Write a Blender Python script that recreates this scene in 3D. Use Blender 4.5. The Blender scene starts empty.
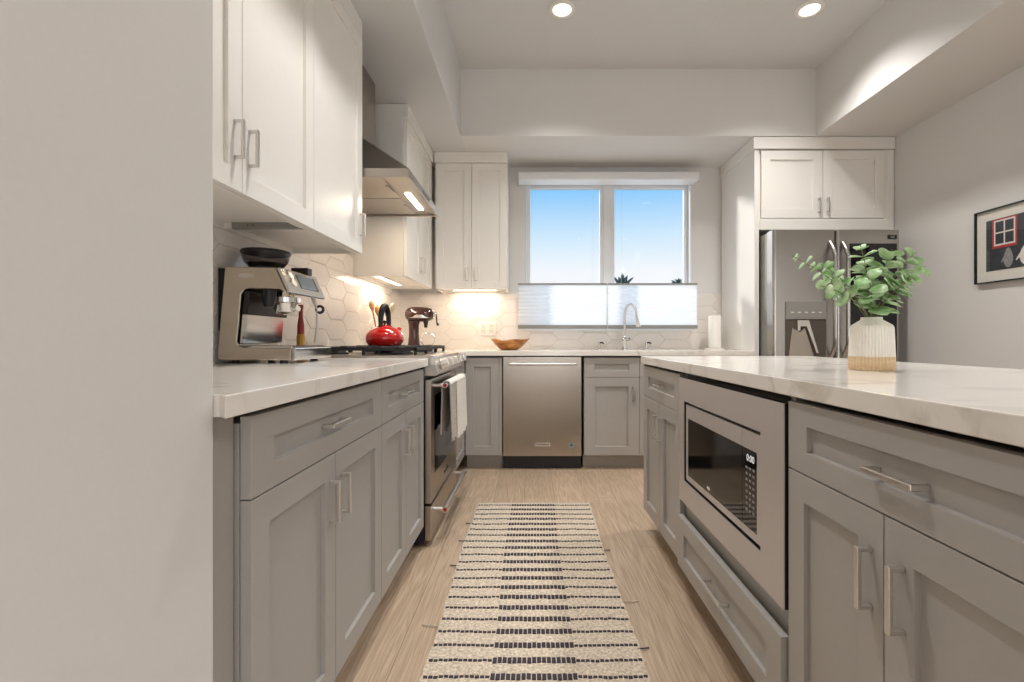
import bpy, bmesh, math, random
from mathutils import Vector, Matrix
random.seed(7)
PI = math.pi
S = bpy.context.scene
COL = S.collection

# ------------------------------------------------------------------ camera
CAM_H = 1.0
FPX = 468.0
cam_d = bpy.data.cameras.new('camera')
cam_d.sensor_width = 36.0
cam_d.lens = 36.0 * FPX / 1024.0
cam_d.shift_x = -19.5 / 1024.0
cam_d.shift_y = -2.0 / 1024.0
cam_d.clip_start = 0.05
cam = bpy.data.objects.new('camera', cam_d)
cam.location = (0, 0, CAM_H)
cam.rotation_euler = (PI / 2, 0, 0)
COL.objects.link(cam)
S.camera = cam

# ------------------------------------------------------------------ sky
world = bpy.data.worlds.new('sky_world')
S.world = world
world.use_nodes = True
wn = world.node_tree.nodes
wl = world.node_tree.links
wn.clear()
w_out = wn.new('ShaderNodeOutputWorld')
w_bg = wn.new('ShaderNodeBackground')
w_tc = wn.new('ShaderNodeTexCoord')
w_sep = wn.new('ShaderNodeSeparateXYZ')
w_ramp = wn.new('ShaderNodeValToRGB')
wl.new(w_tc.outputs['Generated'], w_sep.inputs[0])
wl.new(w_sep.outputs['Z'], w_ramp.inputs[0])
wl.new(w_ramp.outputs[0], w_bg.inputs['Color'])
wl.new(w_bg.outputs[0], w_out.inputs['Surface'])
r = w_ramp.color_ramp
r.elements[0].position = 0.0
r.elements[0].color = (0.95, 0.96, 0.97, 1)
r.elements[1].position = 0.9
r.elements[1].color = (0.10, 0.32, 0.80, 1)
for p, c in ((0.14, (0.92, 0.96, 1.0)), (0.21, (0.64, 0.84, 1.0)), (0.31, (0.22, 0.58, 0.99)), (0.42, (0.16, 0.50, 0.93))):
    e = r.elements.new(p)
    e.color = (*c, 1)
w_bg.inputs['Strength'].default_value = 0.88

# ------------------------------------------------------------------ sun and daylight
sun_d = bpy.data.lights.new('sun', 'SUN')
sun_d.energy = 1.9
sun_d.angle = math.radians(8)
sun_d.color = (1.0, 0.95, 0.87)
sun = bpy.data.objects.new('sun', sun_d)
_az, _el = math.radians(40), math.radians(20)
sun.rotation_euler = Vector((math.sin(_az) * math.cos(_el), -math.cos(_az) * math.cos(_el), -math.sin(_el))).to_track_quat('-Z', 'Y').to_euler()
COL.objects.link(sun)


def area(name, loc, aim, sx, sy, power, color):
    d = bpy.data.lights.new(name, 'AREA')
    d.shape = 'RECTANGLE'
    d.size, d.size_y = sx, sy
    d.energy = power
    d.color = color
    o = bpy.data.objects.new(name, d)
    o.location = loc
    o.rotation_euler = (Vector(aim) - Vector(loc)).to_track_quat('-Z', 'Y').to_euler()
    COL.objects.link(o)
    return o


# terrace door inferred from dishwasher streak; rear and side lamps are added unseen fill
area('daylight_terrace_door', (0.52, -4.02, 1.25), (0.52, 0, 1.25), 0.55, 2.3, 20, (0.97, 0.985, 1.0))
area('daylight_rear_fill', (2.0, -4.02, 1.6), (1.6, 0, 1.4), 1.1, 1.6, 12, (0.97, 0.985, 1.0))
area('daylight_side_fill', (2.80, -2.0, 1.6), (0, -1.4, 1.4), 2.4, 1.7, 4, (0.97, 0.985, 1.0))
# daylight through the kitchen window
area('daylight_kitchen_window', (0.69, 4.36, 1.75), (0.69, 0, 1.35), 1.4, 1.2, 4, (0.90, 0.95, 1.0))

# ------------------------------------------------------------------ exposure
S.view_settings.view_transform = 'Standard'
S.view_settings.look = 'None'
S.view_settings.exposure = 0.2
S.view_settings.gamma = 1.0
S.view_settings.use_curve_mapping = False
S.cycles.max_bounces = 8
S.cycles.diffuse_bounces = 5
S.cycles.glossy_bounces = 4
S.cycles.transmission_bounces = 6
S.cycles.caustics_reflective = False
S.cycles.caustics_refractive = False


# ================================================================== materials
def srgb(h):
    h = h.lstrip('#')
    out = []
    for i in (0, 2, 4):
        v = int(h[i:i + 2], 16) / 255.0
        out.append(v / 12.92 if v <= 0.04045 else ((v + 0.055) / 1.055) ** 2.4)
    return (*out, 1.0)


def new_mat(name):
    m = bpy.data.materials.new(name)
    m.use_nodes = True
    nt = m.node_tree
    return m, nt.nodes, nt.links, nt.nodes['Principled BSDF']


def mat(name, color, rough=0.5, metal=0.0, spec=0.5, var=0.03, scale=40.0, bump=0.0, coat=0.0, stretch=None):
    """Principled with a little noise in colour, roughness and surface."""
    m, n, l, b = new_mat(name)
    c = srgb(color) if isinstance(color, str) else (*color, 1)
    tc = n.new('ShaderNodeTexCoord')
    mp = n.new('ShaderNodeMapping')
    if stretch:
        mp.inputs['Scale'].default_value = stretch
    l.new(tc.outputs['Object'], mp.inputs[0])
    nz = n.new('ShaderNodeTexNoise')
    nz.inputs['Scale'].default_value = scale
    nz.inputs['Detail'].default_value = 3
    l.new(mp.outputs[0], nz.inputs['Vector'])
    rp = n.new('ShaderNodeValToRGB')
    rp.color_ramp.elements[0].position = 0.3
    rp.color_ramp.elements[1].position = 0.7
    rp.color_ramp.elements[0].color = (*[x * (1 - var) for x in c[:3]], 1)
    rp.color_ramp.elements[1].color = (*[min(1, x * (1 + var)) for x in c[:3]], 1)
    l.new(nz.outputs[0], rp.inputs[0])
    l.new(rp.outputs[0], b.inputs['Base Color'])
    b.inputs['Roughness'].default_value = rough
    b.inputs['Metallic'].default_value = metal
    b.inputs['Specular IOR Level'].default_value = spec
    if coat:
        b.inputs['Coat Weight'].default_value = coat
        b.inputs['Coat Roughness'].default_value = 0.08
    if bump:
        bp = n.new('ShaderNodeBump')
        bp.inputs['Strength'].default_value = bump
        bp.inputs['Distance'].default_value = 0.002
        l.new(nz.outputs[0], bp.inputs['Height'])
        l.new(bp.outputs[0], b.inputs['Normal'])
    return m


def emit(name, color, strength):
    m, n, l, b = new_mat(name)
    b.inputs['Base Color'].default_value = (0.8, 0.8, 0.8, 1)
    b.inputs['Emission Color'].default_value = (*color, 1)
    b.inputs['Emission Strength'].default_value = strength
    return m


def wood_floor():
    m, n, l, b = new_mat('oak_planks')
    tc = n.new('ShaderNodeTexCoord')
    mp = n.new('ShaderNodeMapping')
    mp.inputs['Rotation'].default_value = (0, 0, PI / 2)
    mp.inputs['Location'].default_value = (0.35, 0.045, 0)
    l.new(tc.outputs['Object'], mp.inputs[0])
    br = n.new('ShaderNodeTexBrick')
    br.inputs['Scale'].default_value = 1.0
    br.inputs['Brick Width'].default_value = 1.9
    br.inputs['Row Height'].default_value = 0.19
    br.inputs['Mortar Size'].default_value = 0.0015
    br.inputs['Mortar Smooth'].default_value = 0.3
    br.inputs['Color1'].default_value = (0.0, 0.0, 0.0, 1)
    br.inputs['Color2'].default_value = (1, 1, 1, 1)
    br.inputs['Mortar'].default_value = (0.5, 0.5, 0.5, 1)
    br.offset = 0.37
    l.new(mp.outputs[0], br.inputs['Vector'])
    # grain: noise pulled out along the plank, shifted plank by plank
    sh = n.new('ShaderNodeVectorMath')
    sh.operation = 'MULTIPLY_ADD'
    sh.inputs[1].default_value = (3.1, 7.7, 0)
    l.new(br.outputs['Color'], sh.inputs[0])
    l.new(mp.outputs[0], sh.inputs[2])
    mp2 = n.new('ShaderNodeMapping')
    mp2.inputs['Scale'].default_value = (1.1, 13.0, 1.0)
    l.new(sh.outputs[0], mp2.inputs[0])
    n1 = n.new('ShaderNodeTexNoise')
    n1.inputs['Scale'].default_value = 1.0
    n1.inputs['Detail'].default_value = 2
    n1.inputs['Distortion'].default_value = 0.35
    l.new(mp2.outputs[0], n1.inputs['Vector'])
    rings = n.new('ShaderNodeMath')
    rings.operation = 'MULTIPLY'
    rings.inputs[1].default_value = 60.0
    l.new(n1.outputs[0], rings.inputs[0])
    sn = n.new('ShaderNodeMath')
    sn.operation = 'SINE'
    l.new(rings.outputs[0], sn.inputs[0])
    n2 = n.new('ShaderNodeTexNoise')
    n2.inputs['Scale'].default_value = 6.0
    n2.inputs['Detail'].default_value = 5
    mp3 = n.new('ShaderNodeMapping')
    mp3.inputs['Scale'].default_value = (1.0, 26.0, 1.0)
    l.new(sh.outputs[0], mp3.inputs[0])
    l.new(mp3.outputs[0], n2.inputs['Vector'])
    rp = n.new('ShaderNodeValToRGB')
    rp.color_ramp.elements[0].color = srgb('#b59d84')
    rp.color_ramp.elements[1].color = srgb('#d3bda3')
    rp.color_ramp.elements[0].position = 0.3
    rp.color_ramp.elements[1].position = 0.7
    l.new(n2.outputs[0], rp.inputs[0])
    mx = n.new('ShaderNodeMixRGB')
    mx.blend_type = 'MULTIPLY'
    mpr = n.new('ShaderNodeMapRange')
    mpr.inputs['From Min'].default_value = -1
    mpr.inputs['From Max'].default_value = 1
    mpr.inputs['To Min'].default_value = 0.0
    mpr.inputs['To Max'].default_value = 0.30
    l.new(sn.outputs[0], mpr.inputs['Value'])
    l.new(mpr.outputs[0], mx.inputs[0])
    l.new(rp.outputs[0], mx.inputs[1])
    mx.inputs[2].default_value = (0.5, 0.42, 0.36, 1)
    mx2 = n.new('ShaderNodeMixRGB')
    mx2.blend_type = 'MULTIPLY'
    mx2.inputs[0].default_value = 0.14
    l.new(mx.outputs[0], mx2.inputs[1])
    l.new(br.outputs['Color'], mx2.inputs[2])
    mx3 = n.new('ShaderNodeMixRGB')
    mx3.inputs[2].default_value = srgb('#8a7866')
    l.new(br.outputs['Fac'], mx3.inputs[0])
    l.new(mx2.outputs[0], mx3.inputs[1])
    l.new(mx3.outputs[0], b.inputs['Base Color'])
    b.inputs['Roughness'].default_value = 0.42
    bp = n.new('ShaderNodeBump')
    bp.inputs['Strength'].default_value = 0.15
    bp.inputs['Distance'].default_value = 0.002
    l.new(n2.outputs[0], bp.inputs['Height'])
    l.new(bp.outputs[0], b.inputs['Normal'])
    return m


def quartz():
    m, n, l, b = new_mat('white_quartz')
    tc = n.new('ShaderNodeTexCoord')
    mp = n.new('ShaderNodeMapping')
    mp.inputs['Rotation'].default_value = (0.2, 0.1, 0.6)
    mp.inputs['Scale'].default_value = (1.0, 1.7, 1.0)
    l.new(tc.outputs['Object'], mp.inputs[0])
    n1 = n.new('ShaderNodeTexNoise')
    n1.inputs['Scale'].default_value = 1.5
    n1.inputs['Detail'].default_value = 6
    n1.inputs['Roughness'].default_value = 0.55
    n1.inputs['Distortion'].default_value = 1.0
    l.new(mp.outputs[0], n1.inputs['Vector'])
    # thin veins where the noise crosses one half
    sub = n.new('ShaderNodeMath')
    sub.operation = 'SUBTRACT'
    sub.inputs[1].default_value = 0.5
    l.new(n1.outputs[0], sub.inputs[0])
    ab = n.new('ShaderNodeMath')
    ab.operation = 'ABSOLUTE'
    l.new(sub.outputs[0], ab.inputs[0])
    rp = n.new('ShaderNodeValToRGB')
    rp.color_ramp.elements[0].position = 0.0
    rp.color_ramp.elements[0].color = srgb('#cec6ba')
    rp.color_ramp.elements[1].position = 0.035
    rp.color_ramp.elements[1].color = srgb('#e9e4dd')
    l.new(ab.outputs[0], rp.inputs[0])
    n2 = n.new('ShaderNodeTexNoise')
    n2.inputs['Scale'].default_value = 2.0
    l.new(mp.outputs[0], n2.inputs['Vector'])
    rp2 = n.new('ShaderNodeValToRGB')
    rp2.color_ramp.elements[0].position = 0.42
    rp2.color_ramp.elements[0].color = (0, 0, 0, 1)
    rp2.color_ramp.elements[1].position = 0.62
    l.new(n2.outputs[0], rp2.inputs[0])
    mx = n.new('ShaderNodeMixRGB')
    l.new(rp2.outputs[0], mx.inputs[0])
    mx.inputs[1].default_value = srgb('#e9e4dd')
    l.new(rp.outputs[0], mx.inputs[2])
    l.new(mx.outputs[0], b.inputs['Base Color'])
    b.inputs['Roughness'].default_value = 0.14
    return m


def stainless(name, color='#a39a90', rough=0.3, along='z', bump=0.003):
    """brushed steel: fine streaks along one axis in roughness and height"""
    m, n, l, b = new_mat(name)
    tc = n.new('ShaderNodeTexCoord')
    mp = n.new('ShaderNodeMapping')
    mp.inputs['Scale'].default_value = {'z': (350, 350, 3), 'x': (3, 350, 350), 'y': (350, 3, 350)}[along]
    l.new(tc.outputs['Object'], mp.inputs[0])
    nz = n.new('ShaderNodeTexNoise')
    nz.inputs['Scale'].default_value = 1.0
    nz.inputs['Detail'].default_value = 2
    l.new(mp.outputs[0], nz.inputs['Vector'])
    mr = n.new('ShaderNodeMapRange')
    mr.inputs['To Min'].default_value = rough - 0.01
    mr.inputs['To Max'].default_value = rough + 0.02
    l.new(nz.outputs[0], mr.inputs['Value'])
    l.new(mr.outputs[0], b.inputs['Roughness'])
    b.inputs['Base Color'].default_value = srgb(color)
    b.inputs['Metallic'].default_value = 1.0
    b.inputs['Anisotropic'].default_value = 0.75
    tg = n.new('ShaderNodeTangent')
    tg.direction_type = 'RADIAL'
    tg.axis = 'Z'
    l.new(tg.outputs[0], b.inputs['Tangent'])
    bp = n.new('ShaderNodeBump')
    bp.inputs['Strength'].default_value = bump
    bp.inputs['Distance'].default_value = 0.001
    l.new(nz.outputs[0], bp.inputs['Height'])
    l.new(bp.outputs[0], b.inputs['Normal'])
    return m


def glass(name, tint=(1, 1, 1)):
    m, n, l, b = new_mat(name)
    out = n['Material Output']
    tr = n.new('ShaderNodeBsdfTransparent')
    tr.inputs[0].default_value = (*tint, 1)
    gl = n.new('ShaderNodeBsdfGlossy')
    gl.inputs['Roughness'].default_value = 0.02
    fr = n.new('ShaderNodeFresnel')
    fr.inputs[0].default_value = 1.45
    mx = n.new('ShaderNodeMixShader')
    ge = n.new('ShaderNodeNewGeometry')      # only the outer face of a pane reflects
    fm = n.new('ShaderNodeMath')
    fm.operation = 'SUBTRACT'
    fm.inputs[0].default_value = 1.0
    l.new(ge.outputs['Backfacing'], fm.inputs[1])
    f2 = n.new('ShaderNodeMath')
    f2.operation = 'MULTIPLY'
    l.new(fr.outputs[0], f2.inputs[0])
    l.new(fm.outputs[0], f2.inputs[1])
    l.new(f2.outputs[0], mx.inputs[0])
    l.new(tr.outputs[0], mx.inputs[1])
    l.new(gl.outputs[0], mx.inputs[2])
    l.new(mx.outputs[0], out.inputs['Surface'])
    return m


def shade_fabric():
    m, n, l, b = new_mat('pleated_shade_fabric')
    out = n['Material Output']
    d = n.new('ShaderNodeBsdfDiffuse')
    d.inputs[0].default_value = (0.86, 0.87, 0.87, 1)
    t = n.new('ShaderNodeBsdfTranslucent')
    t.inputs[0].default_value = (0.90, 0.94, 0.97, 1)
    mx = n.new('ShaderNodeMixShader')
    mx.inputs[0].default_value = 0.62
    l.new(d.outputs[0], mx.inputs[1])
    l.new(t.outputs[0], mx.inputs[2])
    l.new(mx.outputs[0], out.inputs['Surface'])
    return m


def leaf_mat():
    m, n, l, b = new_mat('eucalyptus_leaf')
    tc = n.new('ShaderNodeTexCoord')
    nz = n.new('ShaderNodeTexNoise')
    nz.inputs['Scale'].default_value = 22
    l.new(tc.outputs['Object'], nz.inputs['Vector'])
    rp = n.new('ShaderNodeValToRGB')
    rp.color_ramp.elements[0].position = 0.3
    rp.color_ramp.elements[0].color = srgb('#78a860')
    rp.color_ramp.elements[1].position = 0.72
    rp.color_ramp.elements[1].color = srgb('#cfe2bb')
    l.new(nz.outputs[0], rp.inputs[0])
    l.new(rp.outputs[0], b.inputs['Base Color'])
    b.inputs['Roughness'].default_value = 0.45
    return m


def wood_mat(name, c1, c2, scale=18.0, rough=0.45, stretch=(1, 1, 6)):
    m, n, l, b = new_mat(name)
    tc = n.new('ShaderNodeTexCoord')
    mp = n.new('ShaderNodeMapping')
    mp.inputs['Scale'].default_value = stretch
    l.new(tc.outputs['Object'], mp.inputs[0])
    nz = n.new('ShaderNodeTexNoise')
    nz.inputs['Scale'].default_value = scale
    nz.inputs['Detail'].default_value = 4
    nz.inputs['Distortion'].default_value = 0.8
    l.new(mp.outputs[0], nz.inputs['Vector'])
    rp = n.new('ShaderNodeValToRGB')
    rp.color_ramp.elements[0].position = 0.35
    rp.color_ramp.elements[1].position = 0.65
    rp.color_ramp.elements[0].color = srgb(c1)
    rp.color_ramp.elements[1].color = srgb(c2)
    l.new(nz.outputs[0], rp.inputs[0])
    l.new(rp.outputs[0], b.inputs['Base Color'])
    b.inputs['Roughness'].default_value = rough
    return m


M = {
    'wall': mat('wall_paint', '#dbd9d6', 0.6, var=0.008, scale=120, bump=0.04, spec=0.3),
    'ceil': mat('ceiling_paint', '#d6d6d5', 0.8, var=0.006, scale=90, bump=0.03, spec=0.2),
    'floor': wood_floor(),
    'grey': mat('greige_cabinet_lacquer', '#aaa6a1', 0.42, var=0.012, scale=60, spec=0.45),
    'greydark': mat('dark_warm_grey', '#5b544c', 0.7, var=0.02, spec=0.2),  # dark warm grey of badge lettering, sticker mark and dispenser alcove
    'white': mat('white_cabinet_lacquer', '#e9e6e0', 0.36, var=0.008, scale=60, spec=0.5),
    'trimwhite': mat('white_window_vinyl', '#e4e6e8', 0.35, var=0.01, scale=60),
    'quartz': quartz(),
    'tile': mat('white_glazed_tile', '#e6dfd8', 0.22, var=0.02, scale=9),
    'grout': mat('pale_grout', '#cfc7bd', 0.85, var=0.05, scale=150),
    'steel': stainless('brushed_steel', '#aca399', 0.25, 'x'),
    'fridgesteel': stainless('neutral_brushed_steel', '#b4b0ab', 0.26, 'z', bump=0.0),
    'steelh': stainless('brushed_steel_horizontal', '#b5ada4', 0.28, 'x'),
    'steely': stainless('brushed_steel_along_run', '#b9b1a8', 0.30, 'y'),
    'micro': mat('warm_satin_steel', '#cbc4c0', 0.38, 0.45, var=0.015, scale=1.0, stretch=(350, 350, 3)),
    'chrome': mat('polished_chrome', '#d8d6d2', 0.12, 1.0, var=0.01),
    'nickel': mat('brushed_nickel', '#dcd8d3', 0.32, 1.0, var=0.02, scale=200),
    'champagne': mat('champagne_steel', '#cfc5b6', 0.25, 1.0, var=0.02, scale=80),
    'iron': mat('black_cast_iron', '#17171a', 0.5, var=0.1, scale=150, bump=0.1),
    'black': mat('black_plastic', '#141416', 0.35, var=0.05),
    'blackgloss': mat('black_gloss_glass', '#08090b', 0.06, var=0.02, spec=0.6),
    'navy': mat('dark_blue_enamel', '#100e26', 0.4, var=0.03),
    'red': mat('red_enamel', '#c3120c', 0.12, var=0.02, coat=0.7),
    'medal': mat('red_medallion', '#9c1c2c', 0.3, var=0.02),
    'maroon': mat('dark_maroon_enamel', '#3a1a14', 0.16, var=0.03, coat=0.6),
    'crock': mat('white_ceramic', '#e6ddd2', 0.25, var=0.015),
    'vase': mat('ivory_ribbed_ceramic', '#e9e3d9', 0.55, var=0.02, scale=60, bump=0.05),
    'vasewood': wood_mat('pale_wood_band', '#d2b48c', '#dfc6a2', 10, 0.55, (1, 1, 8)),
    'bowl': wood_mat('teak_root', '#8a4d18', '#d79a52', 9, 0.35, (1, 1, 2.5)),
    'spoon': wood_mat('spoon_wood', '#a9713e', '#c79762', 10, 0.5),
    'palespoon': wood_mat('pale_spoon_wood', '#d9c3a0', '#e6d5b8', 10, 0.5),
    'paper': mat('paper_towel', '#efebe4', 0.9, var=0.02, scale=220, bump=0.3),
    'leaf': leaf_mat(),
    'stem': mat('brown_green_stem', '#6c6b48', 0.6, var=0.1),
    'palm': mat('palm_frond', '#4a5f57', 0.6, var=0.15),
    'bark': mat('palm_bark', '#7a6a58', 0.9, var=0.2, bump=0.4),
    'ground': mat('garden_earth', '#a0978a', 0.95, var=0.1),
    'jute': mat('natural_woven_cotton', '#cfc1ae', 0.95, var=0.32, scale=110, bump=0.9, spec=0.1),
    'rugblack': mat('charcoal_yarn', '#48434a', 0.95, var=0.2, scale=250, bump=0.6, spec=0.1),
    'towel': mat('white_knit_cotton', '#e9e4dc', 0.95, var=0.10, scale=160, bump=0.8, spec=0.1),
    'towelgrey': mat('grey_knit_cotton', '#c2bab2', 0.95, var=0.35, scale=200, bump=0.9, spec=0.1),
    'glass': glass('clear_glass'),
    'smoke': glass('smoked_plastic', (0.62, 0.60, 0.60)),
    'shade': shade_fabric(),
    'railgrey': mat('grey_shade_rail', '#8f8d88', 0.5, var=0.02),
    'bean': mat('coffee_beans', '#2e1712', 0.5, var=0.4, scale=140, bump=0.8),
    'lamp': emit('lamp_diffuser', (1.0, 0.90, 0.74), 3.0),
    'strip': emit('warm_led_strip', (1.0, 0.88, 0.70), 5.0),
    'screen': mat('grey_lcd_screen', '#7d8a90', 0.1, var=0.05),
    'digits': emit('display_digits', (0.85, 0.88, 0.9), 0.35),
    'keyprint': mat('white_key_print', '#8d8d8b', 0.5),
    'artdark': mat('print_dark_wall', '#2c3038', 0.5, var=0.25, scale=30),
    'artred': mat('print_red_frame', '#b0342c', 0.5, var=0.08, scale=60),
    'artwhite': mat('print_white', '#dcd8d0', 0.6, var=0.05),
    'artgrey': mat('print_grey', '#8b8b88', 0.6, var=0.2, scale=60),
    'artgreen': mat('print_green', '#4a544c', 0.6, var=0.15),
    'mat_board': mat('mat_board', '#dfdcd2', 0.8, var=0.01),
    'amber': mat('amber_oil', '#b8862c', 0.15, var=0.03),
    'redlabel': mat('red_label', '#8d2a22', 0.4, var=0.05),
    'brownbox': mat('dark_brown_leather', '#2b1714', 0.4, var=0.1, scale=60, bump=0.2),
}


# ================================================================== mesh helpers
class MB:
    """collects simple shapes into one mesh object"""

    def __init__(self):
        self.bm = bmesh.new()
        self.mi = 0

    def _face(self, vs):
        try:
            f = self.bm.faces.new(vs)
            f.material_index = self.mi
            return f
        except ValueError:
            return None

    def box(self, x0, x1, y0, y1, z0, z1):
        x0, x1 = min(x0, x1), max(x0, x1)
        y0, y1 = min(y0, y1), max(y0, y1)
        z0, z1 = min(z0, z1), max(z0, z1)
        v = [self.bm.verts.new(p) for p in ((x0, y0, z0), (x1, y0, z0), (x1, y1, z0), (x0, y1, z0), (x0, y0, z1), (x1, y0, z1), (x1, y1, z1), (x0, y1, z1))]
        for q in ((0, 3, 2, 1), (4, 5, 6, 7), (0, 1, 5, 4), (1, 2, 6, 5), (2, 3, 7, 6), (3, 0, 4, 7)):
            self._face([v[i] for i in q])
        return self

    def prism(self, poly, axis, a, b):
        """extrude a closed polygon along axis 'x','y','z' from a to b; poly gives the other two coordinates in order"""
        def P(u, v, t):
            return {'x': (t, u, v), 'y': (u, t, v), 'z': (u, v, t)}[axis]
        A = [self.bm.verts.new(P(u, v, a)) for u, v in poly]
        B = [self.bm.verts.new(P(u, v, b)) for u, v in poly]
        n = len(poly)
        self._face(A)
        self._face(list(reversed(B)))
        for i in range(n):
            self._face([A[i], A[(i + 1) % n], B[(i + 1) % n], B[i]])
        return self

    def lathe(self, prof, c=(0, 0), seg=32, fn=None, cap=True):
        rings = []
        for r_, z in prof:
            ring = []
            for k in range(seg):
                a = 2 * PI * k / seg
                rr = fn(r_, z, a) if fn else r_
                ring.append(self.bm.verts.new((c[0] + rr * math.cos(a), c[1] + rr * math.sin(a), z)))
            rings.append(ring)
        for A, B in zip(rings, rings[1:]):
            for k in range(seg):
                self._face([A[k], A[(k + 1) % seg], B[(k + 1) % seg], B[k]])
        if cap:
            self._face(list(reversed(rings[0])))
            self._face(rings[-1])
        return self

    def tube(self, pts, r_, seg=10, closed=False):
        pts = [Vector(p) for p in pts]
        n = len(pts)
        rad = r_ if isinstance(r_, (list, tuple)) else [r_] * n
        rings = []
        up = None
        for i, p in enumerate(pts):
            if closed:
                t = (pts[(i + 1) % n] - pts[i - 1]).normalized()
            else:
                t = (pts[min(i + 1, n - 1)] - pts[max(i - 1, 0)]).normalized()
            if up is None:
                up = t.orthogonal().normalized()
            else:
                up = (up - t * up.dot(t)).normalized()
            s = t.cross(up)
            rings.append([self.bm.verts.new(p + (up * math.cos(2 * PI * k / seg) + s * math.sin(2 * PI * k / seg)) * rad[i]) for k in range(seg)])
        m = n if closed else n - 1
        for i in range(m):
            A, B = rings[i], rings[(i + 1) % n]
            for k in range(seg):
                self._face([A[k], A[(k + 1) % seg], B[(k + 1) % seg], B[k]])
        if not closed:
            self._face(list(reversed(rings[0])))
            self._face(rings[-1])
        return self

    def quad(self, a, b, c, d):
        return self._face([self.bm.verts.new(p) for p in (a, b, c, d)])

    def solid(self, verts, faces):
        v = [self.bm.verts.new(p) for p in verts]
        for f in faces:
            self._face([v[i] for i in f])
        return self

    def shaker(self, x0, x1, z0, z1, rx, rz, t=0.02, rec=0.011, y=0.0):
        """a frame with a recessed centre panel, its face at y, into +y"""
        b = self.bm
        def ring(xa, xb, za, zb, yy):
            return [b.verts.new(p) for p in ((xa, yy, za), (xb, yy, za), (xb, yy, zb), (xa, yy, zb))]
        O = ring(x0, x1, z0, z1, y)
        I = ring(x0 + rx, x1 - rx, z0 + rz, z1 - rz, y)
        D = ring(x0 + rx + 0.0004, x1 - rx - 0.0004, z0 + rz + 0.0004, z1 - rz - 0.0004, y + rec)
        K = ring(x0, x1, z0, z1, y + t)
        for i in range(4):
            j = (i + 1) % 4
            self._face([O[i], O[j], I[j], I[i]])
            self._face([I[i], I[j], D[j], D[i]])
            self._face([K[i], O[i], O[j], K[j]][::-1])
        self._face(D)
        self._face(K[::-1])
        return self

    def build(self, name, mats, parent=None, bevel=0.0, smooth=False, sharp=35, seg=2):
        bmesh.ops.recalc_face_normals(self.bm, faces=self.bm.faces)
        me = bpy.data.meshes.new(name)
        self.bm.to_mesh(me)
        self.bm.free()
        for m in (mats if isinstance(mats, (list, tuple)) else [mats]):
            me.materials.append(M[m] if isinstance(m, str) else m)
        o = bpy.data.objects.new(name, me)
        COL.objects.link(o)
        if parent is not None:
            o.parent = parent
        if smooth:
            me.shade_smooth()
            me.set_sharp_from_angle(angle=math.radians(sharp))
        if bevel:
            bv = o.modifiers.new('edges', 'BEVEL')
            bv.width = bevel
            bv.segments = seg
            bv.limit_method = 'ANGLE'
            bv.angle_limit = math.radians(40)
        return o


def tag(o, label, cat, group=None):
    o['label'] = label
    o['category'] = cat
    if group:
        o['group'] = group
    return o


def thing(name, label, cat, loc=(0, 0, 0), rz=0.0, group=None):
    o = bpy.data.objects.new(name, None)
    o.empty_display_size = 0.05
    o.location = loc
    o.rotation_euler = (0, 0, rz)
    COL.objects.link(o)
    return tag(o, label, cat, group)


def struct(o):
    o['kind'] = 'structure'
    return o


def dup(root, loc, label, group=None):
    c = root.copy()
    COL.objects.link(c)
    c.location = loc
    c['label'] = label
    if group:
        c['group'] = group
    for ch in root.children:
        d = ch.copy()
        COL.objects.link(d)
        d.parent = c
        for g in ch.children:
            e_ = g.copy()
            COL.objects.link(e_)
            e_.parent = d
    return c


def text_mesh(name, s, size, mat_, parent, matrix, depth=0.0006):
    cu = bpy.data.curves.new(name, 'FONT')
    cu.body = s
    cu.size = size
    cu.align_x = 'CENTER'
    cu.align_y = 'CENTER'
    cu.extrude = depth
    tmp = bpy.data.objects.new(name + '_curve', cu)
    COL.objects.link(tmp)
    dg = bpy.context.evaluated_depsgraph_get()
    me = bpy.data.meshes.new_from_object(tmp.evaluated_get(dg))
    bpy.data.objects.remove(tmp)
    me.name = name
    me.materials.clear()
    me.materials.append(M[mat_])
    o = bpy.data.objects.new(name, me)
    COL.objects.link(o)
    o.parent = parent
    o.matrix_local = matrix
    return o


LEFT, RIGHT, BACK = PI / 2, -PI / 2, 0.0      # which way local x runs: units facing the aisle from each side
H = {'floor': 0.0}
CT = 0.91        # worktop height
LW, RW, BW = -1.17, 2.77, 4.20   # wall planes
SOF = 2.54       # soffit underside
CEI = 3.05

# ================================================================== the setting
struct(MB().box(-3.2, 6.0, -4.1, 4.35, -0.12, 0.0).build('floor', 'floor'))
struct(MB().box(-3.2, 6.0, -4.1, 4.5, CEI, CEI + 0.12).build('ceiling', 'ceil'))
struct(MB().box(LW - 0.15, LW, 0.76, 4.35, 0, CEI).build('wall_left', 'wall'))
mb = MB().box(RW, RW + 0.15, -0.7, 4.35, 0, CEI).box(RW, RW + 0.15, -4.1, -3.3, 0, CEI)
mb.box(RW, RW + 0.15, -3.3, -0.7, 0, 0.7).box(RW, RW + 0.15, -3.3, -0.7, 2.5, CEI)  # opening cut for the added side lamp
struct(mb.build('wall_right', 'wall'))
# back wall with the window opening
WX0, WX1, WZ0, WZ1 = -0.055, 1.435, 1.085, 2.415
mb = MB()
mb.box(LW, WX0, BW, BW + 0.15, 0, CEI).box(WX1, RW, BW, BW + 0.15, 0, CEI)
mb.box(WX0, WX1, BW, BW + 0.15, 0, WZ0).box(WX0, WX1, BW, BW + 0.15, WZ1, CEI)
struct(mb.build('wall_back', 'wall'))
# the bump-out beside the camera whose corner the worktop dies into
struct(MB().box(-3.2, -0.515, -4.0, 0.762, 0, CEI).build('wall_near', 'wall', bevel=0.008, seg=3))
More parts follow.
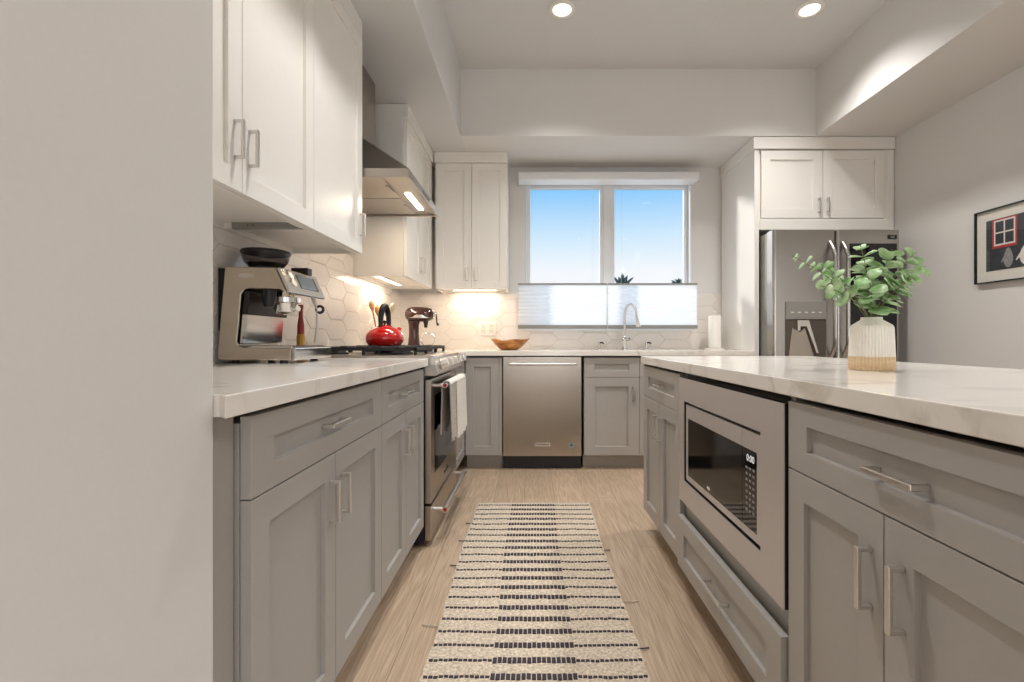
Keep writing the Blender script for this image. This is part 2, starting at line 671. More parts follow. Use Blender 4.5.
# living-room wall behind the camera, with openings cut for the rear daylight lamps
mb = MB()
for a, b, c, d in ((-0.52, 0.22, 0, CEI), (0.22, 0.82, 2.45, CEI), (0.82, 1.4, 0, CEI), (1.4, 2.6, 0, 0.75), (1.4, 2.6, 2.45, CEI), (2.6, RW, 0, CEI), (0.22, 0.82, 0, 0.06)):
    mb.box(a, b, -4.1, -4.0, c, d)
struct(mb.build('wall_front', 'wall'))
# soffits round the raised ceiling tray
struct(MB().box(LW, -0.538, 0.76, BW, SOF, CEI).build('ceiling_left', 'ceil'))
struct(MB().box(-0.538, 2.158, 3.55, BW, SOF, CEI).build('ceiling_back', 'wall'))
struct(MB().box(2.158, RW, -4.0, BW, SOF, CEI).build('ceiling_right', 'wall'))


# ------------------------------------------------------------------ hexagonal tile splashback
def clip(poly, rect):
    x0, x1, z0, z1 = rect
    for ax, lim, keep in ((0, x0, 1), (0, x1, -1), (1, z0, 1), (1, z1, -1)):
        out = []
        for i in range(len(poly)):
            a, b = poly[i - 1], poly[i]
            da, db = (a[ax] - lim) * keep, (b[ax] - lim) * keep
            if (da < 0) != (db < 0):
                t = da / (da - db)
                out.append((a[0] + (b[0] - a[0]) * t, a[1] + (b[1] - a[1]) * t))
            if db >= 0:
                out.append(b)
        poly = out
        if len(poly) < 3:
            return []
    return poly


def tiles(name, rects, place, off):
    L, hh, d = 0.30, 0.12, 0.06
    mb = MB()
    for rc in rects:
        mb.mi = 1
        pts = [(rc[0], rc[2]), (rc[1], rc[2]), (rc[1], rc[3]), (rc[0], rc[3])]
        A = [mb.bm.verts.new(place(u, v, 0.0005)) for u, v in pts]
        B = [mb.bm.verts.new(place(u, v, 0.006)) for u, v in pts]
        mb._face(B)
        for i in range(4):
            mb._face([A[i], A[(i + 1) % 4], B[(i + 1) % 4], B[i]])
        mb.mi = 0
        for i in range(-30, 30):
            for j in range(-30, 30):
                cx = off[0] + i * (L - d)
                cz = off[1] + j * hh + (hh / 2 if i % 2 else 0)
                if cx + L < rc[0] or cx - L > rc[1] or cz + hh < rc[2] or cz - hh > rc[3]:
                    continue
                g = 0.0016
                hx = [(L / 2 - g * 1.4, 0), (L / 2 - d - g * .4, hh / 2 - g), (-L / 2 + d + g * .4, hh / 2 - g), (-L / 2 + g * 1.4, 0), (-L / 2 + d + g * .4, -hh / 2 + g), (L / 2 - d - g * .4, -hh / 2 + g)]
                poly = clip([(cx + u, cz + v) for u, v in hx], rc)
                if len(poly) < 3:
                    continue
                ar = abs(sum(poly[k - 1][0] * poly[k][1] - poly[k][0] * poly[k - 1][1] for k in range(len(poly)))) / 2
                if ar < 1e-4:
                    continue
                ux = sum(p[0] for p in poly) / len(poly)
                uz = sum(p[1] for p in poly) / len(poly)
                base = [mb.bm.verts.new(place(u, v, 0.006)) for u, v in poly]
                def inn(u, v):
                    q = Vector((ux - u, uz - v))
                    q = q.normalized() * min(0.0022, q.length * .5)
                    return u + q.x, v + q.y
                top = [mb.bm.verts.new(place(*inn(u, v), 0.0085)) for u, v in poly]
                n = len(poly)
                mb._face(top)
                for k in range(n):
                    mb._face([base[k], base[(k + 1) % n], top[(k + 1) % n], top[k]])
    return struct(mb.build(name, ['tile', 'grout']))


UB = 1.412      # underside of the wall cabinets
tiles('trim_2', [(LW + 0.001, WX0 - 0.001, CT, UB), (WX0 - 0.001, WX1 + 0.001, CT, WZ0 - 0.012), (WX1 + 0.001, 1.70, CT, UB)],
      lambda u, v, t: (u, BW - t, v), (-0.39, 1.235))
tiles('trim_3', [(0.765, 4.19, CT, UB), (2.275, 3.055, UB, 1.80)],
      lambda u, v, t: (LW + t, u, v), (3.03, 1.235))

# ------------------------------------------------------------------ window
win = MB()
win.box(WX0, WX1, BW - 0.003, BW + 0.15, WZ1 - 0.012, WZ1)               # head lining
win.box(WX0, WX0 + 0.012, BW - 0.003, BW + 0.15, WZ0, WZ1).box(WX1 - 0.012, WX1, BW - 0.003, BW + 0.15, WZ0, WZ1)
win.box(WX0, WX1, BW - 0.02, BW + 0.15, WZ0 - 0.012, WZ0 + 0.012)         # sill
win.box(0.655, 0.725, BW + 0.055, BW + 0.12, WZ0, WZ1)                     # mullion
window = struct(win.build('window_1', 'trimwhite', bevel=0.003))
for (a, b) in ((WX0 + 0.012, 0.655), (0.725, WX1 - 0.012)):
    f = MB()
    y0, y1 = BW + 0.065, BW + 0.11
    s_ = 0.032
    f.box(a, a + s_, y0, y1, WZ0 + 0.012, WZ1 - 0.012).box(b - s_, b, y0, y1, WZ0 + 0.012, WZ1 - 0.012)
    f.box(a + s_, b - s_, y0, y1, WZ1 - 0.012 - s_, WZ1 - 0.012).box(a + s_, b - s_, y0, y1, WZ0 + 0.012, WZ0 + 0.012 + s_)
    fr = f.build('sash', 'trimwhite', window, bevel=0.003)
    MB().box(a + s_, b - s_, y0 + 0.02, y0 + 0.026, WZ0 + 0.012 + s_, WZ1 - 0.012 - s_).build('pane', 'glass', fr)

# ------------------------------------------------------------------ garden outside
struct(MB().box(-40, 60, 6, 90, -3.1, -3.0).build('ground', 'ground'))


def palm(loc, size, label):
    t = thing('palm_tree', label, 'tree', (loc[0], loc[1], -3.0))
    hgt = loc[2] + 3.0
    MB().tube([(0, 0, 0), (0.1, 0, hgt * 0.5), (0, 0, hgt)], [0.3, 0.24, 0.2], 12).build('trunk', 'bark', t, smooth=True)
    f = MB()
    rnd = random.Random(3)
    for k in range(20):
        a = k * 2.399
        el = math.radians(rnd.uniform(5, 85))
        d = Vector((math.cos(a) * math.cos(el), math.sin(a) * math.cos(el), math.sin(el)))
        base = Vector((0, 0, hgt))
        ln = size * rnd.uniform(.75, 1.05)
        pts = [base + d * ln * q - Vector((0, 0, 0.25 * ln * q * q)) for q in (0, .3, .55, .8, 1)]
        f.tube(pts, [0.02, 0.05 * size, 0.06 * size, 0.045 * size, 0.006], 6)
    f.build('fronds', 'palm', t)
    return t


palm((3.85, 20, 3.05), 1.05, 'palm tree crown just showing above the shade beside the window mullion')
palm((9.4, 30, 4.5), 0.6, 'smaller distant palm top by the window jamb away from the mullion')


# ================================================================== cabinets
def u_handle(mb, cx, cz, length, vertical=True, out=0.027, w=0.0105, th=0.008, y=0.0):
    """square-section U pull standing off the face (face at y, outwards is -y)"""
    a = length / 2
    poly = [(-a, 0), (-a, out), (a, out), (a, 0), (a - th, 0), (a - th, out - th), (-a + th, out - th), (-a + th, 0)]
    if vertical:
        mb.prism([(y - o_, cz + s_) for s_, o_ in poly], 'x', cx - w / 2, cx + w / 2)
    else:
        mb.prism([(cx + s_, y - o_) for s_, o_ in poly], 'z', cz - w / 2, cz + w / 2)
    return mb


def front(parent, kind, x0, x1, z0, z1, handle=None, m='grey', rx=0.06, rz=0.06, hl=0.108, y=0.0):
    g = 0.0015
    o = MB().shaker(x0 + g, x1 - g, z0 + g, z1 - g, rx, rz, y=y).build(kind, m, parent, bevel=0.0008)
    if handle:
        v, hx, hz = handle
        yy = y + (0.011 if (x0 + rx < hx < x1 - rx and z0 + rz < hz < z1 - rz) else 0.0)
        u_handle(MB(), hx, hz, hl, v == 'v', y=yy, out=0.027 + (yy - y) * 0.4).build('handle', 'nickel', o, bevel=0.0015)
    return o


def base_unit(name, label, loc, rz, w, depth=0.58, toe_m='grey', cat='cabinet', group='greige base cabinets'):
    t = thing(name, label, cat, loc, rz, group)
    MB().box(0.001, w - 0.001, 0.0215, depth, 0.105, 0.846).build('carcass', 'grey', t)
    MB().box(0.001, w - 0.001, 0.08, 0.098, 0.0, 0.105).build('toe_kick', toe_m, t)
    return t


DZ0, DZ1, DS = 0.112, 0.86, 0.706    # door bottom, drawer top, split
G_B = 'greige base cabinets'

# --- run beside the wall bump-out (faces the aisle)
FX = -0.51
t = base_unit('base_cabinet', 'greige base cabinet with wide drawer under the espresso machine, next to the wall bump-out', (FX, 0.85, 0), LEFT, 0.74)
front(t, 'drawer', 0, 0.74, DS, DZ1, ('h', 0.37, 0.782), rx=0.078, rz=0.05)
front(t, 'door', 0, 0.37, DZ0, DS, ('v', 0.335, 0.588))
front(t, 'door', 0.37, 0.74, DZ0, DS, ('v', 0.405, 0.588))
MB().box(-0.083, -0.004, 0.028, 0.09, 0.0, 0.868).build('filler_strip', 'grey', t, bevel=0.002)
t = base_unit('base_cabinet', 'greige base cabinet with drawer and two doors between espresso machine and range', (FX, 1.59, 0), LEFT, 0.626)
front(t, 'drawer', 0, 0.626, DS, DZ1, ('h', 0.32, 0.782), rx=0.078, rz=0.05)
front(t, 'door', 0, 0.313, DZ0, DS, ('v', 0.279, 0.588))
front(t, 'door', 0.313, 0.626, DZ0, DS, ('v', 0.347, 0.588))
t = base_unit('base_cabinet', 'narrow greige corner cabinet panel between the range and the back run', (FX, 3.02, 0), LEFT, 0.555)
front(t, 'panel', 0, 0.555, DZ0, DZ1)
# --- back run
BY = 3.57
t = base_unit('base_cabinet', 'greige single-door cabinet between the range corner and the dishwasher', (-0.505, BY, 0), BACK, 0.28, 0.6)
front(t, 'door', 0.0, 0.257, DZ0, DZ1, rx=0.062, rz=0.07)
MB().box(0.259, 0.279, 0.0, 0.03, DZ0, DZ1).build('filler_strip', 'grey', t)
t = base_unit('base_cabinet', 'greige sink cabinet under the faucet, next to the dishwasher', (0.40, BY, 0), BACK, 0.85, 0.6)
for k in (0, 1):
    a = 0.425 * k
    front(t, 'drawer', a, a + 0.425, DS, DZ1, None, rx=0.08, rz=0.05)
    front(t, 'door', a, a + 0.425, DZ0, DS, ('v', (a + 0.375) if k == 0 else (a + 0.05), 0.582), rx=0.085, rz=0.068)
t = base_unit('base_cabinet', 'greige cabinet at the end of the back run beside the tall white fridge panel', (1.252, BY, 0), BACK, 0.445, 0.6)
front(t, 'drawer', 0, 0.445, DS, DZ1, ('h', 0.22, 0.782), rx=0.08, rz=0.05)
front(t, 'door', 0, 0.445, DZ0, DS, ('v', 0.06, 0.582))
# --- island (faces the aisle)
IX = 0.59
t = base_unit('base_cabinet', 'narrow greige island cabinet with small drawer and two doors, between microwave and sink run', (IX, 2.452, 0), RIGHT, 0.592)
front(t, 'drawer', 0, 0.592, DS, DZ1, ('h', 0.296, 0.782), rx=0.078, rz=0.05)
front(t, 'door', 0, 0.296, DZ0, DS, ('v', 0.262, 0.588))
front(t, 'door', 0.296, 0.592, DZ0, DS, ('v', 0.33, 0.588))
MB().prism([(0.002, 0.105), (0.002, 0.868), (0.62, 0.868), (0.62, 0.0), (0.08, 0.0), (0.08, 0.105)], 'x', -0.018, 0.0).build('end_panel', 'grey', t)
t = thing('base_cabinet', 'greige island cabinet that houses the microwave over a low drawer', 'cabinet', (IX, 1.856, 0), RIGHT, G_B)
cb = MB()
cb.box(0.001, 0.02, 0.0215, 0.58, 0.105, 0.868).box(0.755, 0.775, 0.0215, 0.58, 0.105, 0.868)
cb.box(0.02, 0.755, 0.0215, 0.58, 0.105, 0.36).box(0.02, 0.755, 0.0215, 0.58, 0.79, 0.846).box(0.02, 0.755, 0.56, 0.58, 0.36, 0.79)
cb.build('carcass', 'grey', t)
MB().box(0.001, 0.775, 0.08, 0.098, 0.0, 0.105).build('toe_kick', 'grey', t)
front(t, 'drawer', 0.003, 0.773, DZ0, 0.311, ('h', 0.387, 0.205), rx=0.07, rz=0.055, hl=0.15, y=-0.012)
t = base_unit('base_cabinet', 'large greige island cabinet with wide drawer and two doors below the vase', (IX, 1.076, 0), RIGHT, 0.59)
front(t, 'drawer', 0, 0.59, DS, DZ1, ('h', 0.318, 0.775), rx=0.07, rz=0.048)
front(t, 'door', 0, 0.292, DZ0, DS, ('v', 0.262, 0.585))
front(t, 'door', 0.292, 0.59, DZ0, DS, ('v', 0.333, 0.585))
MB().prism([(0.002, 0.105), (0.002, 0.868), (0.62, 0.868), (0.62, 0.0), (0.08, 0.0), (0.08, 0.105)], 'x', 0.591, 0.609).build('end_panel', 'grey', t)

# --- worktops
tag(MB().prism([(-1.163, 0.763), (-0.508, 0.763), (-0.488, 0.745), (-0.488, 2.216), (-1.163, 2.216)], 'z', 0.872, CT).build('worktop', 'quartz', bevel=0.002),
    'white veined quartz worktop carrying the espresso machine', 'countertop')
tag(MB().prism([(-1.163, 3.016), (-0.488, 3.016), (-0.488, 3.55), (1.698, 3.55), (1.698, 4.19), (-1.163, 4.19)], 'z', 0.872, CT).build('worktop', 'quartz', bevel=0.002),
    'white quartz worktop along the window wall carrying faucet and wooden bowl', 'countertop')
tag(MB().box(0.578, 1.455, 0.44, 2.472, 0.872, CT).build('island_worktop', 'quartz', bevel=0.002),
    'white veined quartz island worktop carrying the vase of eucalyptus', 'countertop')
MBi = MB().box(1.213, 1.232, 0.465, 2.47, 0.0, 0.871)
tag(MBi.build('island_back_panel', 'grey'), 'greige panel closing the back of the island under the overhang', 'panel')


# --- wall cabinets
def wall_unit(label, loc, rz, w, depth, z0, z1, ztop, crown='flush', name='wall_cabinet'):
    t = thing(name, label, 'cabinet', loc, rz, 'white wall cabinets')
    c = MB()
    c.box(0.001, w - 0.001, 0.0215, depth, z0 + 0.022, ztop)
    c.box(0.001, 0.018, 0.0215, depth, z0, z0 + 0.022).box(w - 0.018, w - 0.001, 0.0215, depth, z0, z0 + 0.022)
    c.box(0.018, w - 0.018, 0.0215, 0.042, z0, z0 + 0.022).box(0.018, w - 0.018, depth - 0.018, depth, z0, z0 + 0.022)
    c.build('carcass', 'white', t)
    if crown:
        MB().box(0.0, w, -0.012 if crown == 'proud' else 0.0, 0.021, z1 + 0.002, ztop).build('crown_moulding', 'white', t, bevel=0.002)
    return t


UX = -0.82
UD = UX - LW - 0.002
W1 = SOF - 0.002
t = wall_unit('white two-door wall cabinet over the espresso machine, next to the wall bump-out', (UX, 0.89, 0), LEFT, 0.874, UD, UB, 2.45, W1)
front(t, 'door', 0, 0.437, UB, 2.45, ('v', 0.404, 1.553), 'white')
front(t, 'door', 0.437, 0.874, UB, 2.45, ('v', 0.472, 1.553), 'white')
t = wall_unit('white single-door wall cabinet between the two-door one and the range hood', (UX, 1.764, 0), LEFT, 0.506, UD, UB, 2.45, W1)
front(t, 'door', 0, 0.506, UB, 2.45, ('v', 0.473, 1.545), 'white')
t = wall_unit('white wall cabinet in the corner beyond the range hood', (UX, 3.06, 0), LEFT, 0.80, UD, UB, 2.45, W1, 'proud')
front(t, 'door', 0.02, 0.41, UB, 2.45, ('v', 0.378, 1.545), 'white')
front(t, 'door', 0.41, 0.795, UB, 2.45, ('v', 0.442, 1.545), 'white')
UY = 3.86
t = wall_unit('white two-door wall cabinet on the window wall beside the window', (-0.80, UY, 0), BACK, 0.60, BW - UY - 0.012, UB, 2.45, W1, 'proud')
front(t, 'door', 0.012, 0.305, UB, 2.45, ('v', 0.268, 1.535), 'white')
front(t, 'door', 0.305, 0.60, UB, 2.45, ('v', 0.342, 1.535), 'white')

# --- fridge surround
t = thing('fridge_surround', 'tall white fridge surround with a side panel and two doors over the fridge', 'cabinet', (1.70, 3.57, 0), BACK, None)
MB().box(0.0, 0.036, 0.0, 0.62, 0, 2.445).build('side_panel', 'white', t, bevel=0.002)
MB().box(1.02, 1.065, 0.0, 0.62, 0, 2.445).build('side_panel', 'white', t, bevel=0.002)
c = MB().box(0.036, 1.02, 0.0215, 0.62, 1.835, 2.445)
c.box(0.036, 1.02, 0.0, 0.0215, 1.835, 1.918)
c.build('carcass', 'white', t)
front(t, 'door', 0.052, 0.522, 1.922, 2.44, ('v', 0.49, 2.02), 'white', rx=0.07, rz=0.07)
front(t, 'door', 0.524, 0.992, 1.922, 2.44, ('v', 0.556, 2.02), 'white', rx=0.07, rz=0.07)
MB().box(0.994, 1.02, 0.004, 0.0215, 1.918, 2.445).build('filler_strip', 'white', t)
MB().prism([(-0.012, -0.014), (1.066, -0.014), (1.066, 0.62), (-0.012, 0.62)], 'z', 2.447, SOF - 0.002).build('crown_moulding', 'white', t, bevel=0.003)

# ================================================================== appliances
# ---- dishwasher
t = thing('dishwasher', 'stainless steel dishwasher with bar handle under the window worktop', 'dishwasher', (-0.222, BY - 0.006, 0), BACK)
MB().box(0.006, 0.60, 0.03, 0.59, 0.105, 0.868).build('tub', 'black', t)
d = MB().box(0.003, 0.603, 0.0, 0.028, 0.107, 0.866).build('door', 'steel', t, bevel=0.004)
hb = MB().tube([(0.055, -0.048, 0.812), (0.56, -0.048, 0.812)], 0.0105, 14)
hb.tube([(0.07, -0.048, 0.812), (0.07, 0.0, 0.812)], 0.008, 10).tube([(0.545, -0.048, 0.812), (0.545, 0.0, 0.812)], 0.008, 10)
hb.build('handle', 'nickel', d, smooth=True)
MB().box(0.247, 0.365, -0.002, 0.0, 0.182, 0.212).build('badge', 'chrome', d)
text_mesh('badge_lettering', 'KitchenAid', 0.021, 'greydark', d, Matrix.Translation((0.306, -0.0026, 0.197)) @ Matrix.Rotation(PI / 2, 4, 'X'))
sk = MB()
sk.prism([(0.525 + 0.028 * math.cos(a * PI / 12), 0.19 + 0.028 * math.sin(a * PI / 12)) for a in range(24)], 'y', -0.001, 0.0)
sk.mi = 1
sk.prism([(0.513, 0.186), (0.54, 0.186), (0.526, 0.203)], 'y', -0.0015, -0.001)
sk.build('round_sticker', ['keyprint', 'greydark'], d)
MB().box(0.003, 0.603, 0.055, 0.07, 0.002, 0.104).build('toe_kick', 'black', t)

# ---- range (built in world axes)
RY0, RY1 = 2.242, 3.008
t = thing('range', 'stainless steel gas range with front knobs between the greige cabinets', 'range', (0, 0, 0))
MB().box(-1.155, -0.515, RY0, RY1, 0.02, 0.905).build('body', 'navy', t)
MB().prism([(-1.155, 0.905), (-0.50, 0.905), (-0.485, 0.912), (-0.485, 0.922), (-1.155, 0.922)], 'y', RY0 - 0.006, RY1 + 0.006).build('cooktop', 'steely', t, bevel=0.002)
cp = MB().prism([(-0.515, 0.822), (-0.458, 0.822), (-0.443, 0.832), (-0.468, 0.918), (-0.485, 0.923), (-0.515, 0.923)], 'y', RY0, RY1).build('control_panel', 'steely', t, bevel=0.003)
kdir = Vector((0.086, 0, 0.025)).normalized()
for k in range(5):
    yk = RY0 + 0.10 + k * (RY1 - RY0 - 0.2) / 4
    c0 = Vector((-0.455, yk, 0.876))
    kb = MB()
    kb.tube([c0, c0 + kdir * 0.008], 0.029, 24)
    kb.tube([c0 + kdir * 0.008, c0 + kdir * 0.04], [0.024, 0.021], 24)
    kb.box(c0.x + 0.01, c0.x + 0.05, yk - 0.005, yk + 0.005, c0.z - 0.008, c0.z + 0.03)
    kb.build('knob', 'nickel', cp, smooth=True)
# oven door
od = MB()
od.box(-0.513, -0.482, RY0 + 0.004, RY1 - 0.004, 0.208, 0.806)
door = od.build('oven_door', 'steely', t, bevel=0.004)
MB().box(-0.483, -0.4805, RY0 + 0.085, RY1 - 0.085, 0.335, 0.72).build('window', 'blackgloss', door)
hb = MB().tube([(-0.425, RY0 + 0.055, 0.772), (-0.425, RY1 - 0.055, 0.772)], 0.013, 14)
for yy in (RY0 + 0.07, RY1 - 0.07):
    hb.tube([(-0.425, yy, 0.772), (-0.485, yy, 0.772)], 0.010, 10)
hb.build('handle', 'nickel', door, smooth=True)
MB().tube([(-0.425, RY0 + 0.053, 0.772), (-0.425, RY0 + 0.056, 0.772)], 0.0095, 16).build('red_medallion', 'medal', door, smooth=True)
MB().box(-0.483, -0.4795, 2.55, 2.70, 0.252, 0.287).build('badge', 'chrome', door)
text_mesh('badge_lettering', 'KitchenAid', 0.026, 'greydark', door,
          Matrix.Translation((-0.4790, 2.625, 0.2695)) @ Matrix.Rotation(PI / 2, 4, 'Z') @ Matrix.Rotation(PI / 2, 4, 'X'))
dr = MB().box(-0.513, -0.482, RY0 + 0.004, RY1 - 0.004, 0.03, 0.196).build('drawer', 'steely', t, bevel=0.004)
hb = MB().tube([(-0.425, RY0 + 0.055, 0.162), (-0.425, RY1 - 0.055, 0.162)], 0.0155, 14)
for yy in (RY0 + 0.07, RY1 - 0.07):
    hb.tube([(-0.425, yy, 0.162), (-0.485, yy, 0.162)], 0.010, 10)
hb.build('handle', 'nickel', dr, smooth=True)
MB().tube([(-0.425, RY0 + 0.053, 0.162), (-0.425, RY0 + 0.056, 0.162)], 0.0095, 16).build('red_medallion', 'medal', dr, smooth=True)
for xx in (-1.1, -0.56):
    for yy in (RY0 + 0.05, RY1 - 0.05):
        MB().tube([(xx, yy, 0.0), (xx, yy, 0.021)], 0.018, 12).build('foot', 'black', t)
# burners and grates
for bx_, by_, br_ in ((-0.98, RY0 + 0.14, 0.035), (-0.66, RY0 + 0.14, 0.045), (-0.82, 2.625, 0.05), (-0.98, RY1 - 0.14, 0.04), (-0.66, RY1 - 0.14, 0.042)):
    b_ = MB().lathe([(br_ + 0.012, 0.9225), (br_ + 0.01, 0.932), (br_, 0.934), (br_ - 0.004, 0.943), (0.006, 0.945)], (bx_, by_), 24)
    b_.build('burner', 'iron', t, smooth=True)
gw = (RY1 - RY0 - 0.03) / 3
for k in range(3):
    y0 = RY0 + 0.015 + k * gw + 0.003
    y1 = y0 + gw - 0.006
    g = MB()
    zt = 0.963
    for yy in (y0, y1 - 0.014):
        g.box(-1.07, -0.555, yy, yy + 0.014, zt - 0.02, zt - 0.004)
    for xx in (-1.07, -0.569):
        g.box(xx, xx + 0.014, y0, y1, zt - 0.02, zt - 0.004)
    for j in range(1, 6):
        xx = -1.07 + j * 0.501 / 6
        g.box(xx, xx + 0.012, y0, y1, zt - 0.014, zt)
    ym = (y0 + y1) / 2
    g.box(-1.07, -0.555, ym - 0.006, ym + 0.006, zt - 0.016, zt - 0.001)
    for xx in (-1.07, -0.82, -0.569):
        for yy in (y0, y1 - 0.014):
            g.box(xx, xx + 0.014, yy, yy + 0.014, 0.922, zt - 0.01)
    g.build('grate', 'iron', t, bevel=0.0015)

# ---- range hood
HX, HY0, HY1, HZ = -0.60, 2.285, 3.035, 1.792
t = thing('range_hood', 'stainless steel chimney range hood over the gas range', 'hood', (0, 0, 0))
hm = MB()
hm.solid([(LW + 0.012, HY0, HZ + 0.042), (HX, HY0, HZ + 0.042), (HX, HY1, HZ + 0.042), (LW + 0.012, HY1, HZ + 0.042),
          (LW + 0.012, 2.49, 2.10), (-0.945, 2.49, 2.10), (-0.945, 2.83, 2.10), (LW + 0.012, 2.83, 2.10)],
         [(0, 3, 2, 1), (4, 5, 6, 7), (0, 1, 5, 4), (1, 2, 6, 5), (2, 3, 7, 6), (3, 0, 4, 7)])
hm.build('canopy', 'steelh', t)
MB().box(LW + 0.012, -0.945, 2.49, 2.83, 2.10, SOF - 0.002).build('chimney', 'steel', t)
rim = MB()
rim.box(LW + 0.012, HX, HY0, HY0 + 0.02, HZ, HZ + 0.042).box(LW + 0.012, HX, HY1 - 0.02, HY1, HZ, HZ + 0.042)
rim.box(HX - 0.02, HX, HY0 + 0.02, HY1 - 0.02, HZ, HZ + 0.042).box(LW + 0.012, LW + 0.03, HY0 + 0.02, HY1 - 0.02, HZ, HZ + 0.042)
rim.build('rim', 'steely', t, bevel=0.0015)
un = MB()
un.box(LW + 0.03, HX - 0.02, HY0 + 0.02, HY1 - 0.02, HZ + 0.012, HZ + 0.03)
un.build('underside', 'steely', t)
for a, b in ((HY0 + 0.03, 2.655), (2.665, HY1 - 0.03)):
    fl = MB()
    fl.box(-1.12, -0.74, a, b, HZ + 0.007, HZ + 0.012)
    fl.box(-0.76, -0.745, (a + b) / 2 - 0.05, (a + b) / 2 + 0.05, HZ + 0.002, HZ + 0.008)
    fl.build('grease_filter', 'steely', t)
for a, b in ((2.58, 2.90),):
    MB().box(-0.70, -0.668, a, b, HZ + 0.006, HZ + 0.0125).build('light_strip', 'strip', t)
    ld = area('hood_lamp', (-0.684, (a + b) / 2, HZ + 0.0), (-0.75, (a + b) / 2, 0), 0.03, 0.3, 2.4, (1.0, 0.80, 0.58))
    ld.parent = t
MB().box(HX, HX + 0.002, 2.58, 2.74, HZ + 0.012, HZ + 0.03).build('control_strip', 'blackgloss', t)

# ---- under-cabinet lights
for nm, lab, x0, x1, y0, y1, wx, wy in (
        ('under_cabinet_light', 'lit warm strip light under the corner wall cabinet beyond the hood', -1.06, -1.02, 3.15, 3.70, 0.04, 0.5),
        ('under_cabinet_light', 'lit warm strip light under the wall cabinet beside the window', -0.68, -0.30, 4.05, 4.09, 0.36, 0.04)):
    z1 = UB + 0.0215
    t = thing(nm, lab, 'light', ((x0 + x1) / 2, (y0 + y1) / 2, z1), 0, 'under-cabinet strip lights')
    hx, hy = (x1 - x0) / 2, (y1 - y0) / 2
    MB().box(-hx, hx, -hy, hy, -0.010, 0.0).build('housing', 'white', t)
    MB().box(-hx + 0.006, hx - 0.006, -hy + 0.006, hy - 0.006, -0.0125, -0.010).build('diffuser', 'strip', t)
    ld = area('strip_lamp', (0, 0, -0.016), (0, 0, -1), wx, wy, 2.0, (1.0, 0.84, 0.66))
    ld.parent = t
for yy, lab in ((1.30, 'unlit slim strip light under the two-door wall cabinet over the espresso machine'),):
    t = thing('under_cabinet_light', lab, 'light', (-0.985, yy + 0.46, UB + 0.0215), 0, 'under-cabinet strip lights')
    MB().box(-0.13, 0.13, -0.02, 0.0, -0.022, 0.0).build('housing', 'railgrey', t)
    sc = MB()
    for xx in (-0.07, -0.05):
        sc.tube([(xx, -0.0215, -0.011), (xx, -0.019, -0.011)], 0.003, 8)
    sc.build('screws', 'black', t)

# ---- refrigerator
FXL, FXR, FYF = 1.747, 2.668, 3.385
t = thing('refrigerator', 'stainless steel french-door refrigerator with ice dispenser under the white cabinet', 'refrigerator', (0, 0, 0))
MB().box(FXL + 0.004, FXR - 0.004, 3.475, 4.15, 0.02, 1.785).build('body', 'railgrey', t)


def curved_door(x0, x1, z0, z1, bulge=0.0, edge=0.022):
    mb = MB()
    pts = []
    n = 10
    w = x1 - x0
    for i in range(n + 1):
        a = PI / 2 * i / n
        pts.append((x0 + edge * (1 - math.sin(PI / 2 - a)) - 0 if False else x0 + edge * (1 - math.cos(a)), FYF + edge * (1 - math.sin(a))))
    for i in range(1, 8):
        f = i / 8
        pts.append((x0 + edge + (w - 2 * edge) * f, FYF - bulge * math.sin(PI * f)))
    for i in range(n + 1):
        a = PI / 2 * i / n
        pts.append((x1 - edge * (1 - math.sin(a)), FYF + edge * (1 - math.cos(a))))
    pts += [(x1, 3.47), (x0, 3.47)]
    mb.prism(pts, 'z', z0, z1)
    return mb


FS = 2.205
fl_ = curved_door(FXL, FS - 0.003, 0.72, 1.79, 0.004).build('door', 'fridgesteel', t, smooth=True, sharp=50)
fr_ = curved_door(FS + 0.003, FXR, 0.72, 1.79, 0.004).build('door', 'fridgesteel', t, smooth=True, sharp=50)
curved_door(FXL, FXR, 0.40, 0.712, 0.004).build('freezer_drawer', 'fridgesteel', t, smooth=True, sharp=50)
curved_door(FXL, FXR, 0.06, 0.392, 0.004).build('freezer_drawer', 'fridgesteel', t, smooth=True, sharp=50)
for dd, xx in ((fl_, FS - 0.045), (fr_, FS + 0.045)):
    pts = []
    for i in range(17):
        f = i / 16
        pts.append((xx, FYF - 0.002 - 0.06 * min(1, math.sin(PI * f) * 3.0), 0.86 + 0.84 * f))
    MB().tube(pts, 0.015, 12).build('handle', 'fridgesteel', dd, smooth=True)
# ice and water dispenser
MB().box(1.835, 2.125, FYF - 0.012, FYF - 0.002, 1.142, 1.272).build('dispenser_panel', 'railgrey', fl_, bevel=0.003)
for k in range(5):
    MB().box(1.87 + k * 0.05, 1.892 + k * 0.05, FYF - 0.0128, FYF - 0.012, 1.188, 1.196).build('dispenser_key', 'artwhite', fl_)
al = MB()
al.box(1.835, 2.125, FYF - 0.008, FYF - 0.003, 0.87, 1.142)
al.build('dispenser_alcove', 'greydark', fl_)
pd = MB()
pd.prism([(1.91, 1.135), (1.99, 1.135), (2.06, 0.90), (2.045, 0.90), (1.975, 1.09), (1.93, 1.09), (1.93, 1.06), (1.91, 1.06)], 'y', FYF - 0.03, FYF - 0.008)
pd.build('dispenser_lever', 'nickel', fl_, bevel=0.002)
MB().prism([(1.855, 0.875), (2.035, 0.875), (1.972, 1.08), (1.935, 1.05), (1.88, 1.08)], 'y', FYF - 0.011, FYF - 0.008).build('alcove_back', 'steel', fl_)
